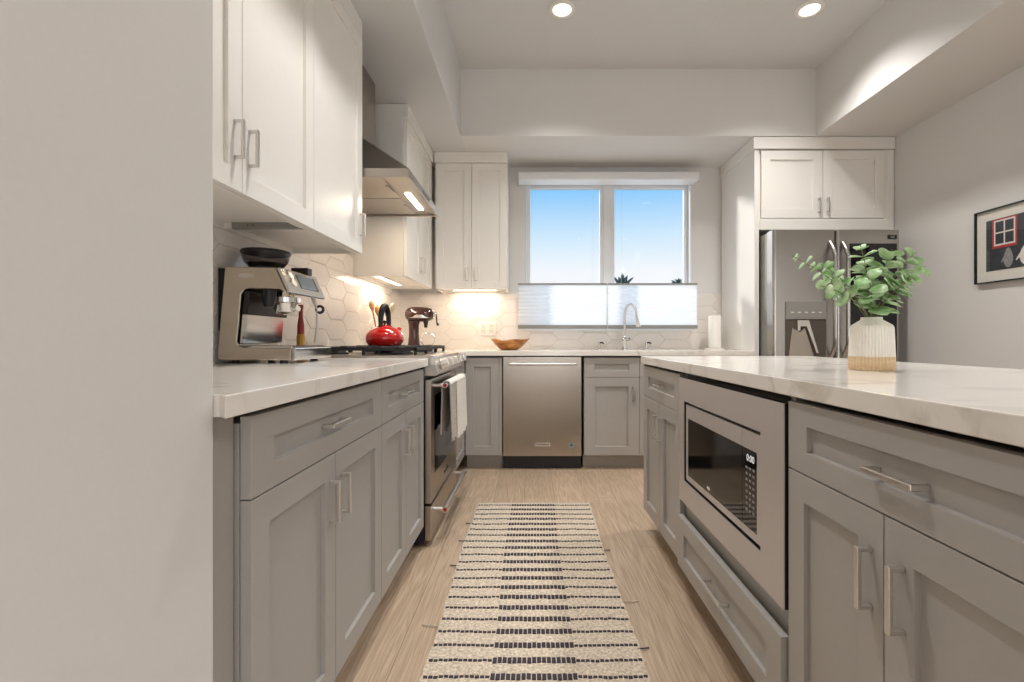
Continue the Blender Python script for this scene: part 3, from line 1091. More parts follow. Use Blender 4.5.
# dark glass of the second door and its badge
MB().box(FS + 0.095, FXR - 0.03, FYF - 0.0085, FYF - 0.001, 0.80, 1.69).build('glass_panel', 'blackgloss', fr_, bevel=0.003)
MB().box(FXR - 0.092, FXR - 0.03, FYF - 0.0065, FYF - 0.002, 1.722, 1.752).build('badge', 'black', fr_)
text_mesh('badge_lettering', 'LG', 0.024, 'nickel', fr_, Matrix.Translation((FXR - 0.061, FYF - 0.007, 1.737)) @ Matrix.Rotation(PI / 2, 4, 'X'))
for xx in (FXL + 0.08, FXR - 0.08):
    for yy in (3.52, 4.08):
        MB().tube([(xx, yy, 0.0), (xx, yy, 0.021)], 0.025, 12).build('foot', 'black', t)

# ---- microwave built into the island: local axes as the cabinet (x runs towards the camera)
t = thing('microwave', 'built-in microwave in a wide stainless trim frame in the island', 'microwave', (IX, 1.856, 0), RIGHT)
tk = MB()
a0, a1, z0, z1 = 0.006, 0.772, 0.372, 0.85
i0, i1, j0, j1 = 0.06, 0.662, 0.457, 0.762
tk.box(a0, i0, -0.006, -0.003, z0, z1).box(i1, a1, -0.006, -0.003, z0, z1).box(i0, i1, -0.006, -0.003, z0, j0).box(i0, i1, -0.006, -0.003, j1, z1)
tk.build('trim_frame', 'micro', t)
gl_ = MB()
gl_.box(a0, i0, -0.003, 0.016, z0, z1).box(i1, a1, -0.003, 0.016, z0, z1).box(i0, i1, -0.003, 0.016, z0, j0).box(i0, i1, -0.003, 0.016, j1, z1)
gl_.build('gap_liner', 'black', t)
MB().box(i0 - 0.01, i1 + 0.01, 0.018, 0.40, j0 - 0.02, j1 + 0.015).build('oven_body', 'black', t)
e0, e1, f0, f1 = i0 + 0.016, i1 - 0.007, j0 + 0.010, j1 - 0.010
ks = 0.548                 # split between door and key side
dr = MB()
dr.box(e0, ks - 0.001, -0.002, 0.017, f0, f0 + 0.02).box(e0, ks - 0.001, -0.002, 0.017, f1 - 0.05, f1)
dr.box(e0, e0 + 0.02, -0.002, 0.017, f0 + 0.02, f1 - 0.05)
mdoor = dr.build('door', 'micro', t)
MB().box(e0 + 0.02, ks - 0.001, -0.001, 0.017, f0 + 0.02, f1 - 0.05).build('window', 'blackgloss', mdoor)
MB().lathe([(0.013, 0.0), (0.013, 0.001)], (0, 0), 20, fn=lambda r_, z, a: r_ * (1 if abs(math.sin(a)) < 2 else 1)).build('oval_badge', 'artwhite', mdoor).matrix_local = Matrix.Translation((0.30, -0.0012, f0 + 0.036)) @ Matrix.Rotation(PI / 2, 4, 'X') @ Matrix.Scale(0.4, 4, (0, 1, 0))
kp = MB()
kp.box(ks + 0.001, e1, -0.002, 0.017, f0, f0 + 0.02).box(ks + 0.001, e1, -0.002, 0.017, f1 - 0.05, f1).box(e1 - 0.02, e1, -0.002, 0.017, f0 + 0.02, f1 - 0.05)
kpo = kp.build('key_side', 'micro', t)
MB().box(ks + 0.001, e1 - 0.02, -0.001, 0.017, f0 + 0.02, f1 - 0.05).build('key_panel', 'blackgloss', kpo)
kk = MB()
for rr in range(8):
    for cc in range(3):
        xx = ks + 0.022 + cc * 0.02
        zz = f1 - 0.105 - rr * 0.0165
        kk.box(xx, xx + 0.011, -0.0018, -0.001, zz, zz + 0.006)
kk.build('keys', 'keyprint', kpo)
text_mesh('display_digits', '0:00', 0.026, 'digits', kpo, Matrix.Translation((ks + 0.05, -0.0018, f1 - 0.075)) @ Matrix.Rotation(PI / 2, 4, 'X'), 0.0003)

# ================================================================== window shades
valance = MB().prism([(4.045, 2.378), (4.19, 2.378), (4.19, 2.446), (4.045, 2.446), (4.038, 2.438), (4.038, 2.388)], 'x', -0.115, 1.448).build('shade_headrail', 'trimwhite', bevel=0.003)
tag(valance, 'long white shade headrail mounted across the top of the window', 'blind')


def shade(x0, x1, label):
    t = thing('pleated_shade', label, 'blind', ((x0 + x1) / 2, 4.10, 1.09), 0, 'lowered pleated window shades')
    w = (x1 - x0) / 2
    zb, zt = 0.03, 0.385       # above the thing's base
    n = 11
    f = MB()
    A, B = [], []
    for i in range(n * 2 + 1):
        z = zb + (zt - zb) * i / (2 * n)
        y = -0.0115 if i % 2 else -0.0065
        A.append((-w + 0.003, y, z))
        B.append((w - 0.003, y, z))
    va = [f.bm.verts.new(p) for p in A]
    vb = [f.bm.verts.new(p) for p in B]
    for i in range(2 * n):
        f._face([va[i], vb[i], vb[i + 1], va[i + 1]])
    f.build('pleats', 'shade', t)
    MB().box(-w, w, -0.026, 0.006, 0.0, zb + 0.002).build('bottom_rail', 'railgrey', t, bevel=0.003)
    MB().box(-w, w, -0.022, 0.004, zt - 0.001, zt + 0.012).build('top_rail', 'railgrey', t, bevel=0.002)
    cd = MB()
    for xx in (-w + 0.12, w - 0.12):
        cd.tube([(xx, -0.008, zt + 0.012), (xx, -0.008, 1.286)], 0.0006, 5)
    cd.build('cords', 'trimwhite', t)
    return t


shade(-0.118, 0.658, 'translucent white pleated shade on the sash nearer the wall cabinet')
shade(0.666, 1.448, 'translucent white pleated shade on the sash nearer the fridge, behind the faucet')

# ================================================================== downlights
root = None
spots = [(0.19, 2.905), (1.726, 2.905), (-0.24, 1.62), (1.726, 1.55), (0.95, -1.0), (1.9, -1.0), (0.95, -2.6), (1.9, -2.6)]  # first two seen; further rows assumed; aisle lamp shifted to brighten the island fronts
labs = ['round recessed ceiling downlight above the aisle nearer the range side', 'round recessed ceiling downlight above the island end towards the fridge',
        'unseen downlight added over the aisle to brighten the island fronts', 'recessed downlight over the middle of the island',
        'recessed downlight over the living room side of the aisle', 'recessed downlight over the living room side of the island',
        'recessed downlight by the living room windows in line with the aisle', 'recessed downlight by the living room windows in line with the island']
for (x, y), lab in zip(spots, labs):
    if root is None:
        root = thing('recessed_light', lab, 'light', (x, y, CEI), 0, 'recessed ceiling downlights')
        MB().lathe([(0.058, -0.001), (0.083, -0.001), (0.083, -0.006), (0.078, -0.010), (0.060, -0.012), (0.056, -0.007), (0.056, -0.001)], (0, 0), 40, cap=False).build('trim_ring', 'white', root, smooth=True)
        MB().lathe([(0.0565, -0.001), (0.0565, -0.006), (0.03, -0.0075), (0.004, -0.008)], (0, 0), 32).build('diffuser', 'lamp', root, smooth=True)
        ld = bpy.data.lights.new('downlight_lamp', 'SPOT')
        ld.energy = 84
        ld.spot_size = math.radians(125)
        ld.spot_blend = 1.0
        ld.shadow_soft_size = 0.06
        ld.color = (1.0, 0.975, 0.95)
        lo = bpy.data.objects.new('downlight_lamp', ld)
        lo.location = (0, 0, -0.03)
        COL.objects.link(lo)
        lo.parent = root
    else:
        dup(root, (x, y, CEI), lab)

# ================================================================== rug
def rug():
    x0, x1, y0, y1 = -0.325, 0.345, 0.95, 2.836
    mb = MB()
    nx, ny = 34, 95
    rn = random.Random(11)
    def P(i, j, top):
        x = x0 + (x1 - x0) * i / nx
        y = y0 + (y1 - y0) * j / ny
        if i in (0, nx):
            x += rn.uniform(-0.004, 0.004)
        x += 0.004 * math.sin(y * 5)
        z = (0.0075 + 0.0012 * math.sin(i * 1.9 + j) * math.cos(j * 2.1)) if top else 0.001
        return (x, y, z)
    T = [[mb.bm.verts.new(P(i, j, True)) for j in range(ny + 1)] for i in range(nx + 1)]
    for i in range(nx):
        for j in range(ny):
            mb._face([T[i][j], T[i + 1][j], T[i + 1][j + 1], T[i][j + 1]])
    edge = [T[i][0] for i in range(nx + 1)] + [T[nx][j] for j in range(1, ny + 1)] + [T[i][ny] for i in range(nx - 1, -1, -1)] + [T[0][j] for j in range(ny - 1, 0, -1)]
    low = [mb.bm.verts.new((v.co.x, v.co.y, 0.0005)) for v in edge]
    for k in range(len(edge)):
        mb._face([edge[k], edge[(k + 1) % len(edge)], low[(k + 1) % len(edge)], low[k]])
    mb.mi = 1
    yy = y1 - 0.043
    w = x1 - x0
    while yy > y0 + 0.02:
        xo = 0.004 * math.sin(yy * 5)
        ca, cb = x0 + w * 0.30, x0 + w * 0.685
        nblk = 17
        bw = (cb - ca) / nblk
        for k in range(nblk):
            a = ca + k * bw + xo
            dy = rn.uniform(-0.0015, 0.0015)
            mb.box(a + 0.0015, a + bw - 0.0015, yy - 0.0115 + dy, yy + 0.0115 + dy, 0.004, 0.0106)
        for a, b in ((x0 + 0.004, ca), (cb, x1 - 0.004)):
            n = int((b - a) / 0.0142)
            for k in range(n):
                u = a + (b - a) * k / n + xo
                dy = rn.uniform(-0.0015, 0.0015) + 0.002 * math.sin(u * 22 + yy * 9)
                mb.box(u + 0.001, u + (b - a) / n - 0.002, yy - 0.0042 + dy, yy + 0.0042 + dy, 0.004, 0.0102)
        yy -= 0.071
    # loose weft ends along both sides
    for k, (sy, sg) in enumerate(((2.52, -1), (2.30, -1), (2.05, -1), (1.62, -1), (1.77, 1), (1.5, 1), (2.2, 1))):
        mb.mi = 0 if k in (3, 4) else 1
        xe = x0 if sg < 0 else x1
        ln = 0.06 if k in (3, 4) else 0.03
        xo = 0.004 * math.sin(sy * 5)
        mb.tube([(xe - sg * 0.01 + xo, sy, 0.007), (xe + sg * ln * .5 + xo, sy + 0.004, 0.006), (xe + sg * ln + xo, sy + 0.012, 0.003)], 0.0022, 6)
    o = mb.build('runner_rug', ['jute', 'rugblack'])
    return tag(o, 'cream woven runner rug with black dashed stripes on the wood floor', 'rug')


rug()

# ================================================================== dish towel on the oven handle
def towel():
    t = thing('dish_towel', 'white and grey knit dish towel hanging over the oven door handle', 'towel', (-0.425, 2.70, 0.772))
    def layer(name, m, y0, y1, zt, zb, xo, rp):
        mb = MB()
        n, k = 26, 16
        F = []
        for i in range(n + 1):
            col = []
            for j in range(k + 1):
                y = y0 + (y1 - y0) * i / n
                z = zt + (zb - zt) * j / k
                sg = 1 if xo > 0 else -0.45
                x = xo + sg * (0.006 * j / k) * (1 + math.sin(i * 0.75 + rp)) + sg * 0.0015 * (1 + math.sin(i * 1.9))
                z += (0.006 * math.sin(i * 0.6) if j == k else 0)
                col.append((x, y, z))
            F.append(col)
        A = [[mb.bm.verts.new(p) for p in c] for c in F]
        B = [[mb.bm.verts.new((p[0] - 0.005, p[1], p[2])) for p in c] for c in F]
        for i in range(n):
            for j in range(k):
                mb._face([A[i][j], A[i + 1][j], A[i + 1][j + 1], A[i][j + 1]])
                mb._face([B[i][j], B[i][j + 1], B[i + 1][j + 1], B[i + 1][j]])
        for i in range(n):
            mb._face([A[i][0], B[i][0], B[i + 1][0], A[i + 1][0]])
            mb._face([A[i][k], A[i + 1][k], B[i + 1][k], B[i][k]])
        for j in range(k):
            mb._face([A[0][j], A[0][j + 1], B[0][j + 1], B[0][j]])
            mb._face([A[n][j], B[n][j], B[n][j + 1], A[n][j + 1]])
        return mb.build(name, m, t, smooth=True, sharp=60)
    layer('front_layer', 'towel', -0.20, 0.13, 0.006, -0.30, 0.027, 0.0)
    layer('back_layer', 'towelgrey', -0.365, 0.10, 0.004, -0.25, -0.018, 1.0)
    layer('grey_fold', 'towelgrey', -0.365, -0.16, 0.004, -0.285, 0.0195, 2.0)
    # the fold over the bar
    mb = MB()
    pts = [(0.0225 * math.cos(a) + 0.0005, 0.002 + 0.0185 * math.sin(a)) for a in [PI * q / 10 for q in range(11)]]
    inn = [(0.017 * math.cos(a) + 0.0005, 0.002 + 0.0145 * math.sin(a)) for a in [PI * q / 10 for q in range(10, -1, -1)]]
    mb.prism(pts + inn, 'y', -0.365, 0.13)
    mb.build('fold', 'towel', t, smooth=True)


towel()

# ================================================================== kettle
def kettle():
    c = (-0.815, 2.60)
    t = thing('kettle', 'red enamel stovetop kettle with tall black arched handle on the range', 'kettle', (c[0], c[1], 0.9632))
    MB().lathe([(0.07, 0.0), (0.088, 0.004), (0.1, 0.022), (0.104, 0.042), (0.098, 0.064), (0.080, 0.085), (0.055, 0.1), (0.04, 0.105)], (0, 0), 40).build('body', 'red', t, smooth=True)
    ld = MB().lathe([(0.042, 0.104), (0.04, 0.110), (0.02, 0.116), (0.004, 0.117)], (0, 0), 28).build('lid', 'red', t, smooth=True)
    MB().lathe([(0.006, 0.116), (0.006, 0.124), (0.012, 0.128), (0.011, 0.138), (0.003, 0.141)], (0, 0), 16).build('knob', 'black', ld, smooth=True)
    MB().tube([(0.035, 0.072, 0.055), (0.045, 0.098, 0.075), (0.05, 0.112, 0.1)], [0.022, 0.016, 0.012], 14).build('spout', 'red', t, smooth=True)
    pts = []
    for i in range(15):
        a = PI * i / 14
        pts.append((0.046 * math.cos(a) * 0.28, 0.032 * math.cos(a), 0.1 + 0.118 * math.sin(a) ** 0.75))
    MB().tube(pts, [0.012 + 0.006 * math.sin(PI * i / 14) for i in range(15)], 12).build('handle', 'black', t, smooth=True)


kettle()

# ================================================================== utensil crock
cr = (-1.06, 3.33)
t = thing('utensil_crock', 'white ceramic utensil crock standing behind the red kettle', 'crock', (cr[0], cr[1], CT))
MB().lathe([(0.062, 0.0), (0.07, 0.004), (0.075, 0.08), (0.078, 0.165), (0.081, 0.17), (0.078, 0.174), (0.073, 0.168), (0.068, 0.05), (0.06, 0.012)], (0, 0), 36).build('crock_body', 'crock', t, smooth=True)


def spoon(dx, dy, tip, headw, label, m='spoon'):
    b0 = Vector((cr[0] + dx * 0.3, cr[1] + dy * 0.3, CT + 0.02))
    b1 = Vector((cr[0] + tip[0], cr[1] + tip[1], CT + tip[2]))
    d = (b1 - b0).normalized()
    t = thing('wooden_spoon', label, 'spoon', b0, 0, 'wooden spoons in the crock')
    MB().tube([(0, 0, 0), (b1 - b0) - d * 0.04], [0.005, 0.006], 8).build('spoon_handle', m, t, smooth=True)
    mb = MB()
    pts = [(b1 - b0) + d * (s * 0.075 - 0.045) for s in (0, .2, .45, .7, .9, 1)]
    mb.tube(pts, [0.007, headw * .7, headw, headw * .95, headw * .6, 0.004], 12)
    mb.build('spoon_bowl', m, t, smooth=True)


spoon(-0.04, -0.03, (-0.065, -0.04, 0.33), 0.018, 'wooden spoon leaning furthest to the wall side out of the crock')
spoon(-0.03, 0.03, (-0.035, 0.0, 0.30), 0.02, 'reddish wooden spoon standing in the crock just behind the kettle handle')
spoon(0.05, -0.02, (0.082, -0.03, 0.315), 0.022, 'pale wooden spoon leaning out of the crock towards the stand mixer', 'palespoon')

# ================================================================== stand mixer
t = thing('stand_mixer', 'dark maroon stand mixer with chrome band in the far worktop corner', 'mixer', (-0.885, 3.72, CT))
MB().prism([(-0.10, -0.05), (-0.07, -0.085), (0.05, -0.085), (0.11, -0.05), (0.11, 0.05), (0.05, 0.085), (-0.07, 0.085), (-0.10, 0.05)], 'z', 0.0, 0.028).build('base', 'maroon', t, bevel=0.006, smooth=True)
mb = MB()
mb.lathe([(0.055, 0.027), (0.046, 0.06), (0.04, 0.13), (0.042, 0.20), (0.05, 0.235)], (-0.05, 0), 24, fn=lambda r_, z, a: r_ * (1.0 - 0.12 * abs(math.sin(a))))
mb.build('pedestal', 'maroon', t, smooth=True)
mb = MB()
xs = [-0.118, -0.112, -0.09, -0.05, 0.0, 0.05, 0.085, 0.105, 0.11]
rs = [0.01, 0.035, 0.054, 0.062, 0.062, 0.058, 0.05, 0.035, 0.012]
rings = []
for x, q in zip(xs, rs):
    rings.append([mb.bm.verts.new((x, q * math.cos(2 * PI * k / 20), 0.285 + q * 0.98 * math.sin(2 * PI * k / 20))) for k in range(20)])
for A, B in zip(rings, rings[1:]):
    for k in range(20):
        mb._face([A[k], A[(k + 1) % 20], B[(k + 1) % 20], B[k]])
mb._face(rings[0])
mb._face(rings[-1])
hd = mb.build('head', 'maroon', t, smooth=True, sharp=70)
mb = MB()
for zz in (0.268,):
    pts = []
    for k in range(28):
        a = 2 * PI * k / 28
        pts.append((-0.004 + 0.113 * math.cos(a), 0.062 * math.sin(a)))
    mb.prism(pts, 'z', zz - 0.012, zz + 0.012)
mb.build('chrome_band', 'nickel', hd, smooth=True)
MB().lathe([(0.012, 0.18), (0.014, 0.2), (0.02, 0.225), (0.022, 0.24)], (0.045, 0), 18).build('beater_shaft', 'black', t, smooth=True)
MB().tube([(0.10, 0, 0.288), (0.13, 0, 0.288)], [0.022, 0.02], 18).build('attachment_hub', 'chrome', hd, smooth=True)
MB().tube([(0.127, 0, 0.288), (0.132, -0.012, 0.26), (0.135, -0.012, 0.22), (0.142, -0.012, 0.205), (0.15, -0.012, 0.2)], [0.006, 0.006, 0.006, 0.011, 0.011], 10).build('hub_lever', 'black', hd, smooth=True)
MB().tube([(0.075 + 0.055 * math.cos(2 * PI * k / 24), -0.06, 0.085 + 0.052 * math.sin(2 * PI * k / 24)) for k in range(24)], 0.0035, 8, closed=True).build('bowl_handle', 'chrome', t, smooth=True)

# ================================================================== espresso machine (front faces the aisle)
EY0, EY1 = 1.71, 2.01
t = thing('espresso_machine', 'champagne steel espresso machine with bean hopper on the worktop', 'coffee machine', (-1.0, 1.86, CT))


def eloc(o):
    """parts below are laid out in world axes; bring them under the thing"""
    o.location = (1.0, -1.86, -CT)
    return o


body = [(-1.13, 0.921), (-0.878, 0.921), (-0.878, 0.966), (-1.05, 0.968), (-1.072, 0.975), (-1.078, 0.99), (-1.062, 1.165), (-1.05, 1.18), (-1.03, 1.185), (-0.925, 1.183), (-0.898, 1.172),
        (-0.938, 1.262), (-1.115, 1.265), (-1.122, 1.258), (-1.150, 0.93)]
eb = eloc(MB().prism(body, 'y', EY0, EY1).build('body', 'champagne', t, bevel=0.006, seg=3))
pn = Vector((-0.898 - -0.938, 0, 1.172 - 1.262))
# slanted control panel
def slant(u, y, out):
    """u 0 at the top edge, 1 at the bottom of the head's front"""
    nrm = Vector((0.09, 0, 0.04)).normalized()
    p = Vector((-0.938, 0, 1.262)) + pn * u + nrm * out
    return (p.x, y, p.z)
def slab(u0, u1, y0, y1, o0, o1, name, m, par, bv=0.0):
    mb = MB()
    vs = [slant(u, y, o_) for o_ in (o0, o1) for (u, y) in ((u0, y0), (u0, y1), (u1, y1), (u1, y0))]
    mb.solid(vs, [(0, 1, 2, 3), (4, 7, 6, 5), (0, 4, 5, 1), (1, 5, 6, 2), (2, 6, 7, 3), (3, 7, 4, 0)])
    o = mb.build(name, m, par, bevel=bv)
    return eloc(o) if par is t else o
pan = slab(0.04, 1.06, EY0 + 0.004, EY1 - 0.004, 0.002, 0.014, 'control_panel', 'chrome', t, 0.003)
slab(0.2, 0.78, EY0 + 0.11, EY1 - 0.06, 0.0142, 0.0165, 'touch_screen', 'screen', pan)
slab(0.2, 0.78, EY1 - 0.058, EY1 - 0.045, 0.0142, 0.0165, 'screen_edge', 'black', pan)
bt = MB()
for q in (0.3, 0.62):
    c0 = Vector(slant(q, EY0 + 0.06, 0.013))
    bt.tube([c0, c0 + Vector((0.09, 0, 0.04)).normalized() * 0.006], 0.016, 20)
bt.build('button', 'nickel', pan, smooth=True)
# oval maker's plate on the side, base tray, cavity lining
pl = MB()
for a0_, hw, m_ in ((-1.0, 0.026, 0),):
    pl.prism([(-1.042 + 0.026 * math.copysign(min(1, abs(math.cos(k * PI / 12)) * 1.3), math.cos(k * PI / 12)), 1.232 + 0.008 * math.sin(k * PI / 12)) for k in range(24)], 'y', EY0 - 0.003, EY0)
eloc(pl.build('maker_plate', 'nickel', t))
eloc(MB().box(-0.876, -0.862, EY0 - 0.002, EY1 + 0.002, 0.921, 0.966).build('tray_front', 'chrome', t, bevel=0.003))
tr = MB()
tr.box(-1.04, -0.88, EY0 + 0.01, EY1 - 0.01, 0.966, 0.971)
for k in range(14):
    yk = EY0 + 0.02 + k * 0.0195
    tr.box(-1.035, -0.885, yk, yk + 0.008, 0.971, 0.974)
eloc(tr.build('drip_grid', 'chrome', t))
eloc(MB().prism([(-1.072, 0.985), (-1.066, 0.985), (-1.058, 1.09), (-1.064, 1.09)], 'y', EY0 + 0.012, EY1 - 0.012).build('splash_plate', 'chrome', t))
eloc(MB().prism([(-1.064, 1.09), (-1.045, 1.09), (-1.035, 1.175), (-1.055, 1.175)], 'y', EY0 + 0.012, EY1 - 0.012).build('cavity_back', 'black', t))
eloc(MB().box(-0.99, -0.885, EY0 - 0.001, EY0 + 0.002, 0.98, 0.981).build('tray_line', 'chrome', t))
# group head with portafilter
gh = MB().lathe([(0.03, 1.184), (0.034, 1.165), (0.058, 1.16), (0.058, 1.142), (0.044, 1.138), (0.034, 1.105), (0.02, 1.095)], (-0.965, 1.83), 28)
gho = eloc(gh.build('group_head', 'chrome', t, smooth=True))
MB().tube([(-0.93, 1.83, 1.12), (-0.905, 1.815, 1.117)], [0.008, 0.011], 12).build('portafilter_neck', 'chrome', gho, smooth=True)
gt = MB().lathe([(0.026, 1.184), (0.026, 1.15), (0.016, 1.12)], (-0.985, 1.755), 20)
eloc(gt.build('grinder_outlet', 'black', t, smooth=True))
eloc(MB().tube([(-0.925, 1.975, 1.18), (-0.915, 1.98, 1.15), (-0.905, 1.98, 1.125), (-0.907, 1.98, 1.05), (-0.915, 1.98, 0.985)], [0.008, 0.008, 0.006, 0.006, 0.006], 10).build('steam_wand', 'nickel', t, smooth=True))
eloc(MB().tube([(-0.895 + 0.014 * math.cos(2 * PI * k / 16), 1.98, 1.125 + 0.014 * math.sin(2 * PI * k / 16)) for k in range(16)], 0.006, 8, closed=True).build('wand_grip', 'black', t, smooth=True))
# hopper with beans, water tank behind, feet
hp = MB().lathe([(0.05, 1.266), (0.056, 1.275), (0.079, 1.305), (0.086, 1.328), (0.086, 1.338), (0.083, 1.338), (0.076, 1.305), (0.053, 1.278)], (-1.055, 1.86), 36)
hpo = eloc(hp.build('bean_hopper', 'smoke', t, smooth=True))
MB().lathe([(0.045, 1.268), (0.052, 1.278), (0.068, 1.298), (0.03, 1.306), (0.004, 1.308)], (-1.055, 1.86), 28).build('coffee_beans', 'bean', hpo, smooth=True)
lid = MB().lathe([(0.088, 1.336), (0.09, 1.341), (0.087, 1.348), (0.06, 1.352), (0.004, 1.353)], (-1.055, 1.86), 36)
lid.tube([(-1.10, 1.86, 1.352), (-1.01, 1.86, 1.352)], 0.006, 8)
lid.build('hopper_lid', 'black', hpo, smooth=True)
MB().lathe([(0.058, 1.2652), (0.064, 1.268), (0.062, 1.28), (0.056, 1.282)], (-1.055, 1.86), 28).build('hopper_collar', 'black', hpo, smooth=True)
wt = MB().prism([(-1.158, 1.03), (-1.137, 1.03), (-1.117, 1.262), (-1.158, 1.262)], 'y', EY0 + 0.02, EY1 - 0.02)
eloc(wt.build('water_tank', 'black', t))
for xx in (-1.10, -0.92):
    for yy in (EY0 + 0.03, EY1 - 0.03):
        eloc(MB().tube([(xx, yy, CT), (xx, yy, CT + 0.012)], 0.014, 12).build('foot', 'black', t))
tag(MB().prism([(-1.0, 1.945), (-0.93, 1.945), (-0.93, 1.985), (-1.0, 1.985)], 'z', 1.266, 1.296).build('small_box', 'brownbox', bevel=0.003), 'small dark brown box lying on top of the espresso machine', 'box')
# bottle behind the machine
t = thing('oil_bottle', 'slim bottle with red top and amber base seen behind the espresso machine', 'bottle', (-1.045, 2.12, CT))
MB().lathe([(0.016, 0.0), (0.018, 0.004), (0.018, 0.10), (0.015, 0.112)], (0, 0), 20).build('bottle_base', 'amber', t, smooth=True)
MB().lathe([(0.015, 0.11), (0.015, 0.15), (0.009, 0.19), (0.009, 0.225), (0.011, 0.23), (0.011, 0.245)], (0, 0), 20).build('bottle_neck', 'redlabel', t, smooth=True)

# ================================================================== sink wall: faucet, dispensers, bowl, paper towel, outlet
t = thing('kitchen_faucet', 'chrome gooseneck pull-down faucet in front of the window shade', 'faucet', (0.80, 4.02, CT))
MB().lathe([(0.028, 0.0), (0.028, 0.008), (0.02, 0.014), (0.017, 0.06), (0.02, 0.065), (0.02, 0.10), (0.014, 0.11)], (0, 0), 24).build('base', 'chrome', t, smooth=True)
pts = [(0, 0, 0.1), (0, 0, 0.20), (0, 0, 0.29)]
for k in range(1, 13):
    a = PI * k / 12
    pts.append((0.038 - 0.038 * math.cos(a), -0.055 + 0.055 * math.cos(a), 0.29 + 0.095 * math.sin(a)))
pts.append((0.078, -0.112, 0.26))
MB().tube(pts, 0.0105, 14).build('gooseneck', 'nickel', t, smooth=True)
MB().tube([(0.078, -0.112, 0.262), (0.083, -0.118, 0.225), (0.088, -0.124, 0.20), (0.09, -0.126, 0.19)], [0.012, 0.016, 0.02, 0.021], 16).build('spray_head', 'nickel', t, smooth=True)
hl_ = MB().tube([(0.015, -0.01, 0.085), (0.035, -0.03, 0.09)], [0.014, 0.014], 14)
hl_.tube([(0.03, -0.026, 0.09), (-0.03, -0.05, 0.13)], [0.006, 0.004], 10)
hl_.build('lever', 'chrome', t, smooth=True)
for x, lab in ((0.595, 'small chrome soap pump on the dishwasher side of the faucet'), (1.005, 'small chrome air-gap tap on the fridge side of the faucet')):
    t = thing('soap_pump', lab, 'soap pump', (x, 4.09, CT), 0, 'small chrome fittings by the sink')
    MB().lathe([(0.018, 0), (0.018, 0.006), (0.009, 0.012), (0.009, 0.045), (0.012, 0.048), (0.012, 0.06)], (0, 0), 16).build('stem', 'chrome', t, smooth=True)
    MB().tube([(0, 0, 0.056), (0.02, -0.03, 0.06), (0.026, -0.045, 0.05)], 0.007, 10).build('spout', 'black', t, smooth=True)

# undulating teak bowl
mb = MB()
def bfn(r_, z, a):
    return r_ * (1 + 0.10 * math.cos(3 * a + 0.6) * (z / 0.09) + 0.05 * math.cos(5 * a) * (z / 0.09))
mb.lathe([(0.06, 0.0), (0.085, 0.012), (0.12, 0.045), (0.152, 0.082), (0.155, 0.088), (0.146, 0.084), (0.112, 0.05), (0.07, 0.02), (0.01, 0.014)], (0, 0), 48, fn=bfn)
for v in mb.bm.verts:
    if v.co.z > 0.075:
        a = math.atan2(v.co.y, v.co.x)
        v.co.z += 0.007 * math.cos(2 * a + 0.3) + 0.005 * math.cos(5 * a)
bw = mb.build('wooden_bowl', 'bowl', smooth=True, sharp=80)
bw.location = (-0.185, 3.86, CT)
tag(bw, 'brown carved wooden bowl on the worktop above the dishwasher', 'bowl')

t = thing('paper_towel_holder', 'paper towel roll on a round stand beside the white fridge panel', 'paper towel', (1.575, 4.02, CT))
MB().lathe([(0.08, 0), (0.082, 0.004), (0.08, 0.012), (0.02, 0.014)], (0, 0), 32).build('stand', 'crock', t, smooth=True)
MB().lathe([(0.02, 0.0145), (0.05, 0.0145), (0.051, 0.02), (0.051, 0.285), (0.048, 0.29), (0.02, 0.29)], (0, 0), 32).build('paper_roll', 'paper', t, smooth=True)
MB().lathe([(0.006, 0.013), (0.006, 0.305), (0.012, 0.31), (0.013, 0.322), (0.004, 0.33)], (0, 0), 16).build('post', 'crock', t, smooth=True)

t = thing('wall_outlet', 'white double outlet plate on the tiled wall above the wooden bowl', 'outlet', (-0.395, BW - 0.009, 1.093))
MB().box(-0.075, 0.075, -0.006, 0.0, -0.06, 0.06).build('plate', 'white', t, bevel=0.002)
for xx in (-0.036, 0.036):
    s = MB().box(xx - 0.022, xx + 0.022, -0.008, -0.005, -0.042, 0.042).build('socket_insert', 'crock', t, bevel=0.001)
    sl = MB()
    for zz in (-0.022, 0.022):
        sl.box(xx - 0.008, xx - 0.005, -0.0085, -0.0079, zz - 0.006, zz + 0.006).box(xx + 0.005, xx + 0.008, -0.0085, -0.0079, zz - 0.006, zz + 0.006)
    sl.build('slots', 'railgrey', s)

# ================================================================== vase and eucalyptus
VX, VY = 0.988, 1.36
t = thing('ribbed_vase', 'ivory ribbed bottle vase with a tan base band on the island', 'vase', (VX, VY, CT))
rib = lambda r_, z, a: r_ * (1 + 0.016 * math.cos(44 * a))
MB().lathe([(0.0555, 0.04), (0.0525, 0.122), (0.049, 0.13), (0.026, 0.146), (0.026, 0.153), (0.022, 0.153), (0.022, 0.14), (0.04, 0.122)], (0, 0), 264, fn=rib, cap=False).build('body', 'vase', t, smooth=True, sharp=70)
MB().lathe([(0.053, 0.0), (0.056, 0.003), (0.0557, 0.0398), (0.01, 0.0398)], (0, 0), 264, fn=rib).build('base_band', 'vasewood', t, smooth=True, sharp=70)

t = thing('eucalyptus_bunch', 'bunch of round-leaved green eucalyptus stems standing in the ribbed vase', 'plant', (VX, VY, CT + 0.045))
MPP = VY / FPX
rn = random.Random(5)
